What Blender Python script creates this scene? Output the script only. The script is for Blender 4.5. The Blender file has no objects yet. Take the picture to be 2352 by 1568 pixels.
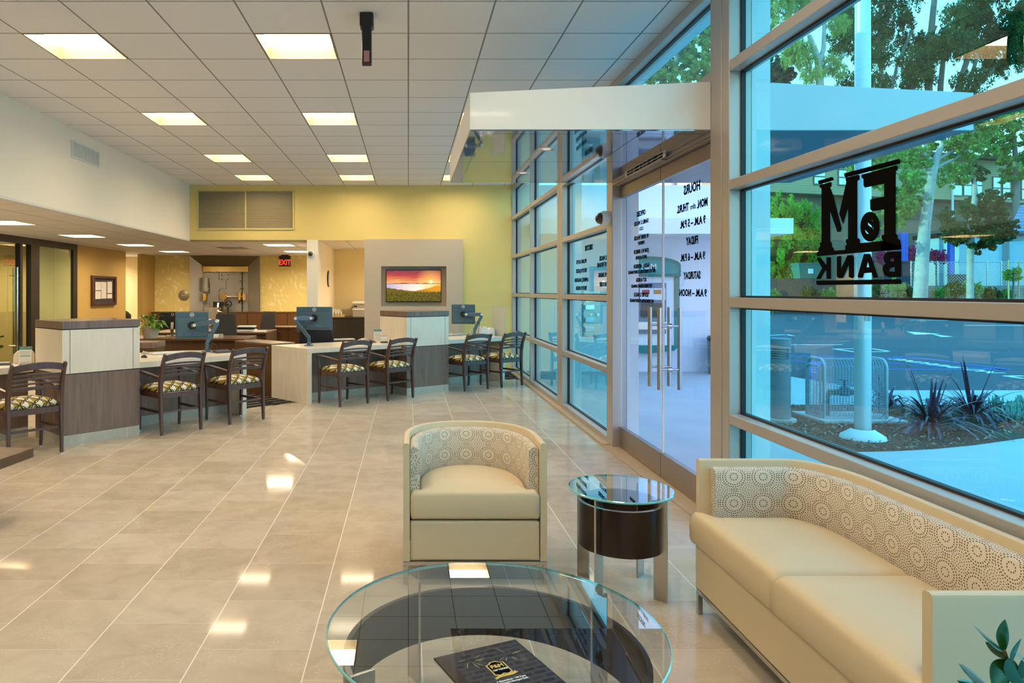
import bpy, bmesh, math, random
import numpy as np
from mathutils import Vector, Matrix
C = bpy.context.scene.collection
sc = bpy.context.scene
PI = math.pi
random.seed(7)
F, U0, V0, EYE = 1614.0, 938.0, 669.0, 1.52      # focal length (px of 2352), vanishing point, eye height

# ---------------------------------------------------------------- camera
cam_d = bpy.data.cameras.new('camera'); cam = bpy.data.objects.new('camera', cam_d); C.objects.link(cam)
cam.location = (0, 0, EYE); cam.rotation_euler = (PI/2, 0, 0)
cam_d.sensor_width = 36; cam_d.lens = F/2352*36
cam_d.shift_x = (1176-U0)/2352; cam_d.shift_y = -(784-V0)/2352
cam_d.clip_end = 500; cam_d.clip_start = 0.05
sc.camera = cam
# ---------------------------------------------------------------- exposure, sky, sun
sc.view_settings.view_transform = 'Standard'; sc.view_settings.look = 'None'
sc.view_settings.gamma = 1; sc.view_settings.use_curve_mapping = False
sc.view_settings.exposure = 0.66
sc.cycles.max_bounces = 7; sc.cycles.transparent_max_bounces = 12
sc.cycles.sample_clamp_indirect = 6; sc.cycles.adaptive_threshold = 0.035
SKY_STRENGTH = 1.75
LENS = 15.0
w = bpy.data.worlds.new('World'); sc.world = w; w.use_nodes = True
nt = w.node_tree; nt.nodes.clear()
wo = nt.nodes.new('ShaderNodeOutputWorld'); bg = nt.nodes.new('ShaderNodeBackground')
tc = nt.nodes.new('ShaderNodeTexCoord'); sp = nt.nodes.new('ShaderNodeSeparateXYZ'); rp = nt.nodes.new('ShaderNodeValToRGB')
nt.links.new(tc.outputs['Generated'], sp.inputs[0]); nt.links.new(sp.outputs['Z'], rp.inputs[0])
rp.color_ramp.elements[0].position = 0.0; rp.color_ramp.elements[0].color = (0.95, 1.10, 1.25, 1)
rp.color_ramp.elements[1].position = 0.7; rp.color_ramp.elements[1].color = (0.30, 0.68, 1.35, 1)
nt.links.new(rp.outputs[0], bg.inputs[0]); bg.inputs[1].default_value = SKY_STRENGTH
nt.links.new(bg.outputs[0], wo.inputs[0])
sun_d = bpy.data.lights.new('sun', 'SUN'); sun = bpy.data.objects.new('sun', sun_d); C.objects.link(sun)
sun_d.energy = 3.2; sun_d.color = (1, 0.86, 0.62); sun_d.angle = 0.01
sun.rotation_euler = Vector((1.0, -0.05, -0.17)).to_track_quat('-Z', 'Y').to_euler()
sun.location = (-20, -10, 12)

# ---------------------------------------------------------------- helpers
def at(u, v, y): return ((u-U0)*y/F, y, EYE-(v-V0)*y/F)
def xz(u, v, y): p = at(u, v, y); return p[0], p[2]

def tag(o, label=None, cat=None, group=None, kind=None):
    if label: o['label'] = label
    if cat: o['category'] = cat
    if group: o['group'] = group
    if kind: o['kind'] = kind
    return o
def thing(name, label, cat, loc=(0, 0, 0), rz=0, group=None, kind=None):
    o = bpy.data.objects.new(name, None); C.objects.link(o)
    o.empty_display_size = 0.05
    o.location = loc; o.rotation_euler = (0, 0, rz)
    return tag(o, label, cat, group, kind)
def dup(o, parent=None):
    c = o.copy(); C.objects.link(c); c.parent = parent
    for ch in o.children: dup(ch, c)
    return c

class MB:
    def __init__(s): s.v = []; s.f = []; s.uv = None
    def add(s, vs, fs):
        n = len(s.v); s.v += [tuple(p) for p in vs]; s.f += [tuple(i+n for i in f) for f in fs]; return s
    def box(s, x0, x1, y0, y1, z0, z1):
        return s.add([(x0,y0,z0),(x1,y0,z0),(x1,y1,z0),(x0,y1,z0),(x0,y0,z1),(x1,y0,z1),(x1,y1,z1),(x0,y1,z1)],
            [(0,3,2,1),(4,5,6,7),(0,1,5,4),(1,2,6,5),(2,3,7,6),(3,0,4,7)])
    def prism(s, poly, z0, z1):
        n = len(poly)
        return s.add([(x,y,z0) for x,y in poly]+[(x,y,z1) for x,y in poly],
            [tuple(range(n-1,-1,-1)), tuple(range(n,2*n))]+[(i,(i+1)%n,n+(i+1)%n,n+i) for i in range(n)])
    def prism_y(s, poly, y0, y1):      # poly in x,z
        n = len(poly)
        return s.add([(x,y0,z) for x,z in poly]+[(x,y1,z) for x,z in poly],
            [tuple(range(n)), tuple(range(2*n-1,n-1,-1))]+[(i,n+i,n+(i+1)%n,(i+1)%n) for i in range(n)])
    def prism_x(s, poly, x0, x1):      # poly in y,z
        n = len(poly)
        return s.add([(x0,y,z) for y,z in poly]+[(x1,y,z) for y,z in poly],
            [tuple(range(n-1,-1,-1)), tuple(range(n,2*n))]+[(i,(i+1)%n,n+(i+1)%n,n+i) for i in range(n)])
    def quad(s, a, b, c, d): return s.add([a,b,c,d], [(0,1,2,3)])
    def tube(s, pts, r, n=10, caps=True):
        pts = [Vector(p) for p in pts]; m = len(pts)
        rs = r if isinstance(r, (list, tuple)) else [r]*m
        up = None; rings = []
        for i, p in enumerate(pts):
            t = (pts[min(i+1,m-1)]-pts[max(i-1,0)]).normalized()
            if up is None:
                up = Vector((0,0,1)) if abs(t.z) < 0.9 else Vector((1,0,0))
            a = t.cross(up).normalized(); b = a.cross(t).normalized(); up = b
            rings.append([p+(a*math.cos(2*PI*k/n)+b*math.sin(2*PI*k/n))*rs[i] for k in range(n)])
        vs = [q for rg in rings for q in rg]
        fs = [(i*n+k, i*n+(k+1)%n, (i+1)*n+(k+1)%n, (i+1)*n+k) for i in range(m-1) for k in range(n)]
        if caps: fs += [tuple(range(n-1,-1,-1)), tuple(range((m-1)*n, m*n))]
        return s.add(vs, fs)
    def cyl(s, a, b, r, n=20, r2=None): return s.tube([a, b], [r, r if r2 is None else r2], n)
    def bar(s, pts, wd, ht, up=(0,0,1)):   # rectangular section swept along pts
        pts = [Vector(p) for p in pts]; m = len(pts); up = Vector(up); vs = []
        for i, p in enumerate(pts):
            t = (pts[min(i+1,m-1)]-pts[max(i-1,0)]).normalized()
            a = t.cross(up).normalized(); b = a.cross(t).normalized()
            W = wd[i] if isinstance(wd,(list,tuple)) else wd; H = ht[i] if isinstance(ht,(list,tuple)) else ht
            vs += [p-a*W/2-b*H/2, p+a*W/2-b*H/2, p+a*W/2+b*H/2, p-a*W/2+b*H/2]
        fs = [(i*4+k, i*4+(k+1)%4, (i+1)*4+(k+1)%4, (i+1)*4+k) for i in range(m-1) for k in range(4)]
        fs += [(3,2,1,0), tuple((m-1)*4+k for k in range(4))]
        return s.add(vs, fs)
    def lathe(s, prof, n=32, c=(0,0,0)):   # prof (r,z)
        m = len(prof); vs = [(c[0]+r*math.cos(2*PI*k/n), c[1]+r*math.sin(2*PI*k/n), c[2]+z) for r,z in prof for k in range(n)]
        fs = [(i*n+k, i*n+(k+1)%n, (i+1)*n+(k+1)%n, (i+1)*n+k) for i in range(m-1) for k in range(n)]
        return s.add(vs, fs)
    def ball(s, c, r, n=16, m=10, sz=1.0):
        prof = [(r*math.sin(PI*i/m)+1e-5, -r*sz*math.cos(PI*i/m)) for i in range(m+1)]
        return s.lathe(prof, n, c)
    def xf(s, mat):      # transform everything so far
        s.v = [tuple(mat @ Vector(p)) for p in s.v]; return s
    def build(s, name, mat, parent=None, bevel=0, seg=2, smooth=False, sub=0, world=False):
        me = bpy.data.meshes.new(name)
        vs = s.v
        if world and parent is not None:
            L = Vector(parent.location); vs = [tuple(Vector(p)-L) for p in vs]
        me.from_pydata(vs, [], s.f); me.validate()
        bm = bmesh.new(); bm.from_mesh(me)
        bmesh.ops.recalc_face_normals(bm, faces=bm.faces)
        bm.to_mesh(me); bm.free()
        if s.uv:
            ul = me.uv_layers.new(name='UVMap')
            for lp in me.loops: ul.data[lp.index].uv = s.uv[lp.vertex_index]
        me.materials.append(mat)
        o = bpy.data.objects.new(name, me); C.objects.link(o); o.parent = parent
        if bevel:
            b = o.modifiers.new('bevel', 'BEVEL'); b.width = bevel; b.segments = seg; b.limit_method = 'ANGLE'; b.angle_limit = 0.6
        if sub:
            b = o.modifiers.new('subdivision', 'SUBSURF'); b.levels = b.render_levels = sub
        if smooth:
            me.polygons.foreach_set('use_smooth', [True]*len(me.polygons))
            if not sub and smooth != 'full':
                me.set_sharp_from_angle(angle=0.7)
        return o
def solo(mb, name, mat, label, cat, base=None, group=None, kind=None, **kw):
    """a thing that is one mesh, its origin moved to its base"""
    if base is None:
        xs = [p[0] for p in mb.v]; ys = [p[1] for p in mb.v]; zs = [p[2] for p in mb.v]
        base = ((min(xs)+max(xs))/2, (min(ys)+max(ys))/2, min(zs))
    mb.v = [(p[0]-base[0], p[1]-base[1], p[2]-base[2]) for p in mb.v]
    o = mb.build(name, mat, None, **kw); o.location = base
    return tag(o, label, cat, group, kind)
def struct(name, mb, mat, parent=None, **kw):
    o = mb.build(name, mat, parent, **kw)
    if parent is None: o['kind'] = 'structure'
    return o
def split_curve_mesh(cu, name):
    o = bpy.data.objects.new('tmp', cu); C.objects.link(o)
    dg = bpy.context.evaluated_depsgraph_get(); dg.update()
    me = bpy.data.meshes.new_from_object(o.evaluated_get(dg)); me.name = name
    bpy.data.objects.remove(o)
    return me
def text_geo(txt, size, align='CENTER', bold=0.0, shear=0.0, ext=0.0008, space=1.0, xs=1.0):
    """-> list of verts (x,y,z), faces; text in the xy plane"""
    cu = bpy.data.curves.new('t', 'FONT'); cu.body = txt; cu.size = size/0.7; cu.align_x = align; cu.align_y = 'CENTER'
    cu.offset = bold*size; cu.shear = shear; cu.extrude = ext; cu.resolution_u = 2; cu.space_character = space
    me = split_curve_mesh(cu, 't')
    vs = [(v.co.x*xs, v.co.y, v.co.z) for v in me.vertices]; fs = [tuple(p.vertices) for p in me.polygons]
    bpy.data.meshes.remove(me); bpy.data.curves.remove(cu)
    return vs, fs
def shape_geo(loops, ext=0.0008):
    """loops [outer, hole...] of 2D points"""
    cu = bpy.data.curves.new('s', 'CURVE'); cu.dimensions = '2D'; cu.fill_mode = 'BOTH'; cu.extrude = ext
    for lp in loops:
        sp_ = cu.splines.new('POLY'); sp_.points.add(len(lp)-1); sp_.use_cyclic_u = True
        for i, (x, y) in enumerate(lp): sp_.points[i].co = (x, y, 0, 1)
    me = split_curve_mesh(cu, 's')
    vs = [tuple(v.co) for v in me.vertices]; fs = [tuple(p.vertices) for p in me.polygons]
    bpy.data.meshes.remove(me); bpy.data.curves.remove(cu)
    return vs, fs
def put(mb, geo, M): return mb.add([M @ Vector(p) for p in geo[0]], geo[1])
def frame(origin, ex, ey):     # matrix with local x -> ex, y -> ey
    ex = Vector(ex).normalized(); ey = Vector(ey).normalized(); ez = ex.cross(ey)
    m = Matrix((ex, ey, ez)).transposed().to_4x4(); m.translation = Vector(origin); return m

# ---------------------------------------------------------------- materials
class N:
    def __init__(s, name):
        s.m = bpy.data.materials.new(name); s.m.use_nodes = True; s.t = s.m.node_tree
        s.p = s.t.nodes['Principled BSDF']; s.out = s.t.nodes['Material Output']
    def n(s, kind, **kw):
        nd = s.t.nodes.new(kind)
        for k, v in kw.items(): setattr(nd, k, v)
        return nd
    def l(s, a, b): s.t.links.new(a, b)
    def set(s, sock, v):
        if hasattr(v, 'links') or isinstance(v, bpy.types.NodeSocket): s.l(v, sock)
        elif isinstance(v, (tuple, list)) and len(v) == 3 and sock.type == 'RGBA': sock.default_value = (*v, 1)
        else: sock.default_value = v
    def math(s, op, a, b=0.0, c=0.0):
        nd = s.n('ShaderNodeMath', operation=op); s.set(nd.inputs[0], a); s.set(nd.inputs[1], b)
        if op in ('SMOOTH_MIN','COMPARE','MULTIPLY_ADD'): s.set(nd.inputs[2], c)
        return nd.outputs[0]
    def mix(s, f, a, b, blend='MIX'):
        nd = s.n('ShaderNodeMix', data_type='RGBA', blend_type=blend); s.set(nd.inputs[0], f); s.set(nd.inputs[6], a); s.set(nd.inputs[7], b)
        return nd.outputs[2]
    def coord(s, kind='Object', scale=(1,1,1), rot=(0,0,0), loc=(0,0,0)):
        tc = s.n('ShaderNodeTexCoord'); mp = s.n('ShaderNodeMapping'); s.l(tc.outputs[kind], mp.inputs[0])
        mp.inputs['Scale'].default_value = scale; mp.inputs['Rotation'].default_value = rot; mp.inputs['Location'].default_value = loc
        return mp.outputs[0]
    def xyz(s, v):
        nd = s.n('ShaderNodeSeparateXYZ'); s.l(v, nd.inputs[0]); return nd.outputs
    def noise(s, v, scale, detail=3, rough=0.55, dist=0):
        nd = s.n('ShaderNodeTexNoise'); s.l(v, nd.inputs['Vector']); nd.inputs['Scale'].default_value = scale
        nd.inputs['Detail'].default_value = detail; nd.inputs['Roughness'].default_value = rough; nd.inputs['Distortion'].default_value = dist
        return nd.outputs[0]
    def ramp(s, f, stops, interp='LINEAR'):
        nd = s.n('ShaderNodeValToRGB'); s.set(nd.inputs[0], f); r = nd.color_ramp; r.interpolation = interp
        while len(r.elements) < len(stops): r.elements.new(0.5)
        for e, (p, c) in zip(r.elements, stops):
            e.position = p; e.color = (*c, 1) if len(c) == 3 else c
        return nd.outputs[0]
    def bump(s, h, st=0.2, d=0.01):
        nd = s.n('ShaderNodeBump'); nd.inputs['Strength'].default_value = st; nd.inputs['Distance'].default_value = d
        s.l(h, nd.inputs['Height']); s.l(nd.outputs[0], s.p.inputs['Normal'])
    def base(s, c=None, rough=None, metal=None, spec=None, coat=None, emit=None, es=0):
        if c is not None: s.set(s.p.inputs['Base Color'], c)
        if rough is not None: s.set(s.p.inputs['Roughness'], rough)
        if metal is not None: s.p.inputs['Metallic'].default_value = metal
        if spec is not None: s.p.inputs['Specular IOR Level'].default_value = spec
        if coat is not None: s.p.inputs['Coat Weight'].default_value = coat; s.p.inputs['Coat Roughness'].default_value = 0.05
        if emit is not None: s.set(s.p.inputs['Emission Color'], emit); s.set(s.p.inputs['Emission Strength'], es)
        return s
def plain(name, c, rough=0.5, metal=0.0, var=0.0, sc_=6.0, **kw):
    k = N(name)
    if var:
        f = k.noise(k.coord(), sc_, 4)
        c = k.mix(f, tuple(x*(1-var) for x in c), tuple(min(1, x*(1+var)) for x in c))
    return k.base(c, rough, metal, **kw).m
def stripe(k, co, period, width, phase=0.0):     # 1 on thin lines
    f = k.math('SUBTRACT', k.math('FRACT', k.math('ADD', k.math('DIVIDE', k.math('SUBTRACT', co, phase), period), 0.5)), 0.5)
    return k.math('LESS_THAN', k.math('ABSOLUTE', f), width/period/2)
def wood(name, c1, c2, rough=0.45, sx=30, sz=1.2, coat=None):
    k = N(name); v = k.coord(scale=(sx, sx, sz)); f = k.noise(v, 1.0, 6, 0.65, 1.2)
    v2 = k.coord(scale=(sx*4, sx*4, sz*2)); g = k.noise(v2, 1.0, 2)
    col = k.ramp(f, [(0.3, c1), (0.7, c2)]); col = k.mix(k.math('MULTIPLY', g, 0.35), col, tuple(x*0.55 for x in c1))
    return k.base(col, rough, coat=coat).m
def glassmat(name, tint, refl=1.0, rough=0.0):
    k = N(name); t = k.t; t.nodes.remove(k.p)
    tr = k.n('ShaderNodeBsdfTransparent'); tr.inputs[0].default_value = (*tint, 1)
    gl = k.n('ShaderNodeBsdfGlossy'); gl.inputs['Roughness'].default_value = rough; gl.inputs[0].default_value = (0.9, 0.97, 1, 1)
    fr = k.n('ShaderNodeFresnel'); fr.inputs[0].default_value = 1.5
    geo = k.n('ShaderNodeNewGeometry')
    # same reflectance from both sides of a single sheet
    inv = k.math('ADD', k.math('MULTIPLY', geo.outputs['Backfacing'], 1/1.5-1.5), 1.5)
    k.l(inv, fr.inputs[0])
    f = k.math('MINIMUM', k.math('MULTIPLY', fr.outputs[0], 1.7*refl), 1.0)
    mx = k.n('ShaderNodeMixShader'); k.l(f, mx.inputs[0]); k.l(tr.outputs[0], mx.inputs[1]); k.l(gl.outputs[0], mx.inputs[2])
    k.l(mx.outputs[0], k.out.inputs[0]); return k.m
M = {}
# floor: square limestone tiles, running bond, glossy, with fossil flecks
def floor_mat():
    k = N('limestone'); v = k.coord(); x, y, z = k.xyz(v)
    T = 0.4715
    cx = k.math('DIVIDE', k.math('ADD', x, 0.4165+T*40), T); ci = k.math('FLOOR', cx)
    odd = k.math('MODULO', ci, 2.0)
    cy = k.math('ADD', k.math('DIVIDE', k.math('SUBTRACT', y, 2.985-T*20-T/2), T), k.math('MULTIPLY', odd, 0.5))
    fx = k.math('ABSOLUTE', k.math('SUBTRACT', k.math('FRACT', cx), 0.5)); fy = k.math('ABSOLUTE', k.math('SUBTRACT', k.math('FRACT', cy), 0.5))
    gx = k.math('GREATER_THAN', fx, 0.5-0.0028/T); gy = k.math('GREATER_THAN', fy, 0.5-0.0018/T)
    grout = k.math('MAXIMUM', gx, k.math('MULTIPLY', gy, 0.4))
    cmb = k.n('ShaderNodeCombineXYZ'); k.l(ci, cmb.inputs[0]); k.l(k.math('FLOOR', cy), cmb.inputs[1])
    wn = k.n('ShaderNodeTexWhiteNoise'); k.l(cmb.outputs[0], wn.inputs['Vector'])
    base = k.ramp(wn.outputs[0], [(0, (0.505, 0.43, 0.33)), (0.5, (0.555, 0.475, 0.37)), (1, (0.60, 0.52, 0.41))])
    addv = k.n('ShaderNodeVectorMath', operation='MULTIPLY_ADD'); k.l(wn.outputs['Color'], addv.inputs[0]); addv.inputs[1].default_value = (9, 9, 9); k.l(v, addv.inputs[2])
    cl = k.noise(addv.outputs[0], 5, 5, 0.6, 0.6)
    base = k.mix(k.ramp(cl, [(0.35, (0,0,0)), (0.62, (1,1,1))]), k.mix(0.28, base, (0.28, 0.22, 0.16)), base)
    mp = k.n('ShaderNodeMapping'); k.l(addv.outputs[0], mp.inputs[0]); mp.inputs['Scale'].default_value = (1, 2.2, 1)
    ns = k.noise(mp.outputs[0], 27, 2, 0.6, 3.0)
    fl = k.ramp(ns, [(0.61, (0,0,0)), (0.66, (1,1,1))])
    dens = k.ramp(k.noise(addv.outputs[0], 2.5, 2), [(0.42, (0,0,0)), (0.6, (1,1,1))])
    base = k.mix(k.math('MULTIPLY', fl, k.math('MULTIPLY', dens, 0.7)), base, (0.75, 0.66, 0.52))
    col = k.mix(k.math('MULTIPLY', grout, 0.9), base, (0.86, 0.80, 0.72))
    k.base(col, 0.07, spec=0.07); k.set(k.p.inputs['Roughness'], k.math('ADD', k.math('MULTIPLY', cl, 0.05), 0.035))
    return k.m
M['floor'] = floor_mat()
def ceil_mat(px, py, name, c=(0.86, 0.855, 0.85)):
    k = N(name); v = k.coord(); x, y, z = k.xyz(v)
    g = k.math('MAXIMUM', stripe(k, x, 0.61, 0.013, px), stripe(k, y, 0.61, 0.013, py))
    f = k.noise(v, 260, 2)
    col = k.mix(g, k.mix(k.math('MULTIPLY', f, 0.12), c, (0.7, 0.7, 0.7)), (0.28, 0.275, 0.27))
    return k.base(col, 0.9, spec=0.1).m
M['ceiling'] = ceil_mat(0.0, 5.53, 'ceiling_tile')
M['ceiling_low'] = ceil_mat(0.0, 5.53, 'ceiling_tile_low', (0.80, 0.78, 0.75))
M['white_wall'] = plain('white_wall_paint', (0.90, 0.82, 0.68), 0.7, var=0.02)
M['yellow'] = plain('yellow_wall_paint', (0.79, 0.62, 0.22), 0.65, var=0.02)
M['cream'] = plain('cream_wall_paint', (0.80, 0.68, 0.40), 0.7)
M['gold'] = plain('gold_wall_paint', (0.46, 0.30, 0.085), 0.65, var=0.02)
M['grey_panel'] = plain('taupe_panel_paint', (0.53, 0.44, 0.33), 0.6)
M['office_wall'] = plain('olive_office_paint', (0.36, 0.28, 0.12), 0.8)
M['alu'] = plain('satin_aluminium_frame', (0.50, 0.46, 0.43), 0.36, 0.35)
M['alu_dark'] = plain('aluminium_header', (0.36, 0.31, 0.27), 0.3, 0.8)
M['gasket'] = plain('black_gasket', (0.01, 0.012, 0.015), 0.5)
M['glass'] = glassmat('tinted_window_glass', (0.245, 0.80, 0.765))
M['door_glass'] = glassmat('clear_door_glass', (0.63, 0.70, 0.75), 0.4)
M['table_glass'] = glassmat('clear_table_glass', (0.90, 0.96, 0.95), 1.35)
M['office_glass'] = glassmat('office_glass', (0.75, 0.82, 0.62), 0.9)
M['glass_edge'] = plain('green_glass_edge', (0.20, 0.62, 0.60), 0.1, coat=1.0, spec=0.8)
M['steel'] = plain('brushed_steel', (0.58, 0.55, 0.52), 0.27, 1.0)
M['chrome'] = plain('polished_chrome', (0.75, 0.74, 0.72), 0.08, 1.0)
M['soffit_mirror'] = plain('polished_metal_panel', (0.36, 0.40, 0.50), 0.035, 0.95)
M['canopy'] = plain('white_gloss_metal', (0.80, 0.78, 0.74), 0.28, coat=0.3)
M['canopy_out'] = plain('white_canopy_paint', (0.80, 0.82, 0.84), 0.5)
M['black'] = plain('black_plastic', (0.012, 0.012, 0.013), 0.35)
M['vinyl'] = plain('black_vinyl_lettering', (0.003, 0.0025, 0.002), 0.8, spec=0.05)
M['white_plastic'] = plain('white_plastic', (0.78, 0.78, 0.76), 0.35)
M['grey_plastic'] = plain('grey_plastic', (0.36, 0.35, 0.33), 0.4)
M['trim_white'] = plain('white_trim', (0.72, 0.72, 0.70), 0.5)
k = N('warm_white_lens'); k.base((1, 0.9, 0.75), 0.6, emit=(1.0, 0.80, 0.56), es=LENS); M['lens'] = k.m
k = N('downlight_lens'); k.base((1, 0.9, 0.75), 0.6, emit=(1.0, 0.8, 0.6), es=0.25); M['downlight'] = k.m
M['light_well'] = plain('light_well_enamel', (0.30, 0.235, 0.14), 0.5)
M['maple'] = wood('pale_maple_laminate', (0.84, 0.76, 0.62), (0.89, 0.82, 0.69), 0.35, 5, 1.5, 0.3)
M['walnut'] = wood('walnut_laminate', (0.155, 0.10, 0.075), (0.27, 0.185, 0.14), 0.38, 22, 1.0, 0.25)
M['walnut_dark'] = wood('dark_walnut_laminate', (0.085, 0.035, 0.010), (0.15, 0.065, 0.02), 0.4, 22, 1.0, 0.2)
M['chair_wood'] = wood('espresso_wood', (0.070, 0.030, 0.022), (0.115, 0.055, 0.045), 0.33, 25, 2.0, 0.4)
M['wenge'] = wood('wenge_veneer', (0.018, 0.006, 0.003), (0.032, 0.012, 0.006), 0.34, 20, 1.5, 0.15)
k = N('stone_kick_tile'); f = k.noise(k.coord(), 20, 5, 0.6, 1); x, y, z = k.xyz(k.coord())
k.base(k.mix(stripe(k, x, 0.457, 0.004, 0.2), k.mix(f, (0.40, 0.40, 0.34), (0.56, 0.55, 0.48)), (0.7, 0.68, 0.62)), 0.25); M['kick'] = k.m
# carpet with pale dashes
k = N('striped_carpet'); v = k.coord(rot=(0, 0, 0.8)); x, y, z = k.xyz(v)
ln = k.math('MULTIPLY', stripe(k, x, 0.17, 0.016), k.math('GREATER_THAN', k.math('FRACT', k.math('MULTIPLY', y, 2.1)), 0.22))
k.base(k.mix(ln, k.mix(k.noise(v, 90, 2), (0.012, 0.010, 0.010), (0.03, 0.026, 0.026)), (0.55, 0.50, 0.42)), 0.95, spec=0.1); M['carpet'] = k.m
# leaf wallpaper
k = N('leaf_wallpaper'); v = k.coord(scale=(1, 1, 1), rot=(0, 0.6, 0))
wv = k.n('ShaderNodeTexNoise'); k.l(v, wv.inputs['Vector']); wv.inputs['Scale'].default_value = 2.2
dv = k.n('ShaderNodeVectorMath', operation='MULTIPLY_ADD'); k.l(wv.outputs['Color'], dv.inputs[0]); dv.inputs[1].default_value = (0.55, 0, 0.55); k.l(v, dv.inputs[2])
mp = k.n('ShaderNodeMapping'); k.l(dv.outputs[0], mp.inputs[0]); mp.inputs['Scale'].default_value = (11.0, 1, 4.6)
vo = k.n('ShaderNodeTexVoronoi', feature='F1'); k.l(mp.outputs[0], vo.inputs['Vector']); vo.inputs['Scale'].default_value = 1.0
rr = k.n('ShaderNodeSeparateColor'); k.l(vo.outputs['Color'], rr.inputs[0])
edge = k.ramp(vo.outputs['Distance'], [(0.18, (1,1,1)), (0.36, (0.25,0.25,0.25)), (0.42, (0,0,0))])
sel = k.ramp(rr.outputs[0], [(0.0, (0.1,0.1,0.1)), (0.6, (1,1,1))])
k.base(k.mix(k.math('MULTIPLY', edge, sel), (0.80, 0.65, 0.24), (0.90, 0.82, 0.50)), 0.45); M['wallpaper'] = k.m
# chair fabric: linked ovals
k = N('oval_link_fabric'); v = k.coord(scale=(1/0.125, 1/0.21, 1)); x, y, z = k.xyz(v); y = k.math('ADD', y, k.math('MULTIPLY', z, 9.0))
def rings(k, x, y, ox, oy):
    a = k.math('SUBTRACT', k.math('FRACT', k.math('ADD', x, ox)), 0.5); b = k.math('SUBTRACT', k.math('FRACT', k.math('ADD', y, oy)), 0.5)
    return a, b, k.math('SQRT', k.math('ADD', k.math('MULTIPLY', a, a), k.math('MULTIPLY', b, b)))
a1, b1, d1 = rings(k, x, y, 0, 0); a2, b2, d2 = rings(k, x, y, 0.5, 0.5)
r1 = k.math('LESS_THAN', k.math('ABSOLUTE', k.math('SUBTRACT', d1, 0.43)), 0.036); r2 = k.math('LESS_THAN', k.math('ABSOLUTE', k.math('SUBTRACT', d2, 0.43)), 0.036)
in1 = k.math('LESS_THAN', d1, 0.36); in2 = k.math('LESS_THAN', d2, 0.36)
col = k.mix(k.math('MULTIPLY', in1, k.math('LESS_THAN', a1, 0.12)), (0.42, 0.30, 0.02), (0.80, 0.76, 0.62))
col = k.mix(k.math('MULTIPLY', k.math('MULTIPLY', in2, k.math('LESS_THAN', a2, 0.0)), k.math('SUBTRACT', 1.0, in1)), col, (0.70, 0.66, 0.50))
col = k.mix(k.math('MAXIMUM', r1, r2), col, (0.018, 0.016, 0.022))
k.base(col, 0.7, spec=0.3); M['seat_fabric'] = k.m
# lounge lining: rings of dots
def dots_mat():
    k = N('dotted_ring_fabric'); tcn = k.n('ShaderNodeTexCoord'); x, y, z = k.xyz(tcn.outputs['UV'])
    c = 0.135
    def med(ox, oy):
        a = k.math('MULTIPLY', k.math('SUBTRACT', k.math('FRACT', k.math('ADD', k.math('DIVIDE', x, c), ox)), 0.5), c)
        b = k.math('MULTIPLY', k.math('SUBTRACT', k.math('FRACT', k.math('ADD', k.math('DIVIDE', y, c*0.9), oy)), 0.5), c)
        r = k.math('SQRT', k.math('ADD', k.math('MULTIPLY', a, a), k.math('MULTIPLY', b, b)))
        return r, k.math('ARCTAN2', b, a)
    def layer(r, th, pitch, rd, lo, hi):
        ri = k.math('FLOOR', k.math('DIVIDE', r, pitch)); rc = k.math('MULTIPLY', k.math('ADD', ri, 0.5), pitch)
        n = k.math('ROUND', k.math('DIVIDE', k.math('MULTIPLY', rc, 2*PI), pitch*0.92))
        ft = k.math('SUBTRACT', k.math('FRACT', k.math('MULTIPLY', k.math('DIVIDE', k.math('ADD', th, PI), 2*PI), n)), 0.5)
        dt = k.math('DIVIDE', k.math('MULTIPLY', k.math('MULTIPLY', ft, 2*PI), rc), n); dr = k.math('SUBTRACT', r, rc)
        d = k.math('SQRT', k.math('ADD', k.math('MULTIPLY', dt, dt), k.math('MULTIPLY', dr, dr)))
        return k.math('MULTIPLY', k.math('LESS_THAN', d, rd), k.math('MULTIPLY', k.math('GREATER_THAN', r, lo), k.math('LESS_THAN', r, hi)))
    r1, t1 = med(0, 0); r2, t2 = med(0.5, 0.5)
    near1 = k.math('LESS_THAN', r1, k.math('ADD', r2, 0.012))
    m1 = layer(r1, t1, 0.0115, 0.0031, 0.0115, 0.2); m1 = k.math('MULTIPLY', m1, k.math('GREATER_THAN', k.math('ABSOLUTE', k.math('SUBTRACT', r1, 0.02875)), 0.00575)); m2 = layer(r2, t2, 0.0110, 0.0024, 0.0001, 0.2)
    msk = k.math('ADD', k.math('MULTIPLY', m1, near1), k.math('MULTIPLY', m2, k.math('SUBTRACT', 1.0, near1)))
    return k.base(k.mix(msk, (0.72, 0.65, 0.53), (0.17, 0.115, 0.06)), 0.75, spec=0.2).m
M['dots'] = dots_mat()
M['leather'] = plain('cream_leather', (0.70, 0.575, 0.37), 0.40, spec=0.45)
M['monitor'] = plain('monitor_grey_plastic', (0.06, 0.125, 0.18), 0.28, coat=0.4)
M['arm_metal'] = plain('blue_grey_metal', (0.10, 0.17, 0.24), 0.28, 0.4)
M['mesh_black'] = plain('black_mesh_fabric', (0.03, 0.028, 0.025), 0.8)
M['screen_dark'] = plain('dark_screen', (0.01, 0.012, 0.015), 0.1)
M['paper'] = plain('white_paper', (0.8, 0.79, 0.76), 0.7)
M['teal'] = plain('teal_print', (0.03, 0.22, 0.20), 0.6)
M['cable'] = plain('grey_cable', (0.05, 0.05, 0.055), 0.5)
M['vault_steel'] = plain('brushed_vault_steel', (0.35, 0.34, 0.31), 0.36, 0.45, var=0.10, sc_=2)
M['brass'] = plain('brushed_brass', (0.72, 0.53, 0.22), 0.25, 1.0)
M['bronze_header'] = plain('bronze_vault_header', (0.22, 0.17, 0.09), 0.38, 0.5)
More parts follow.
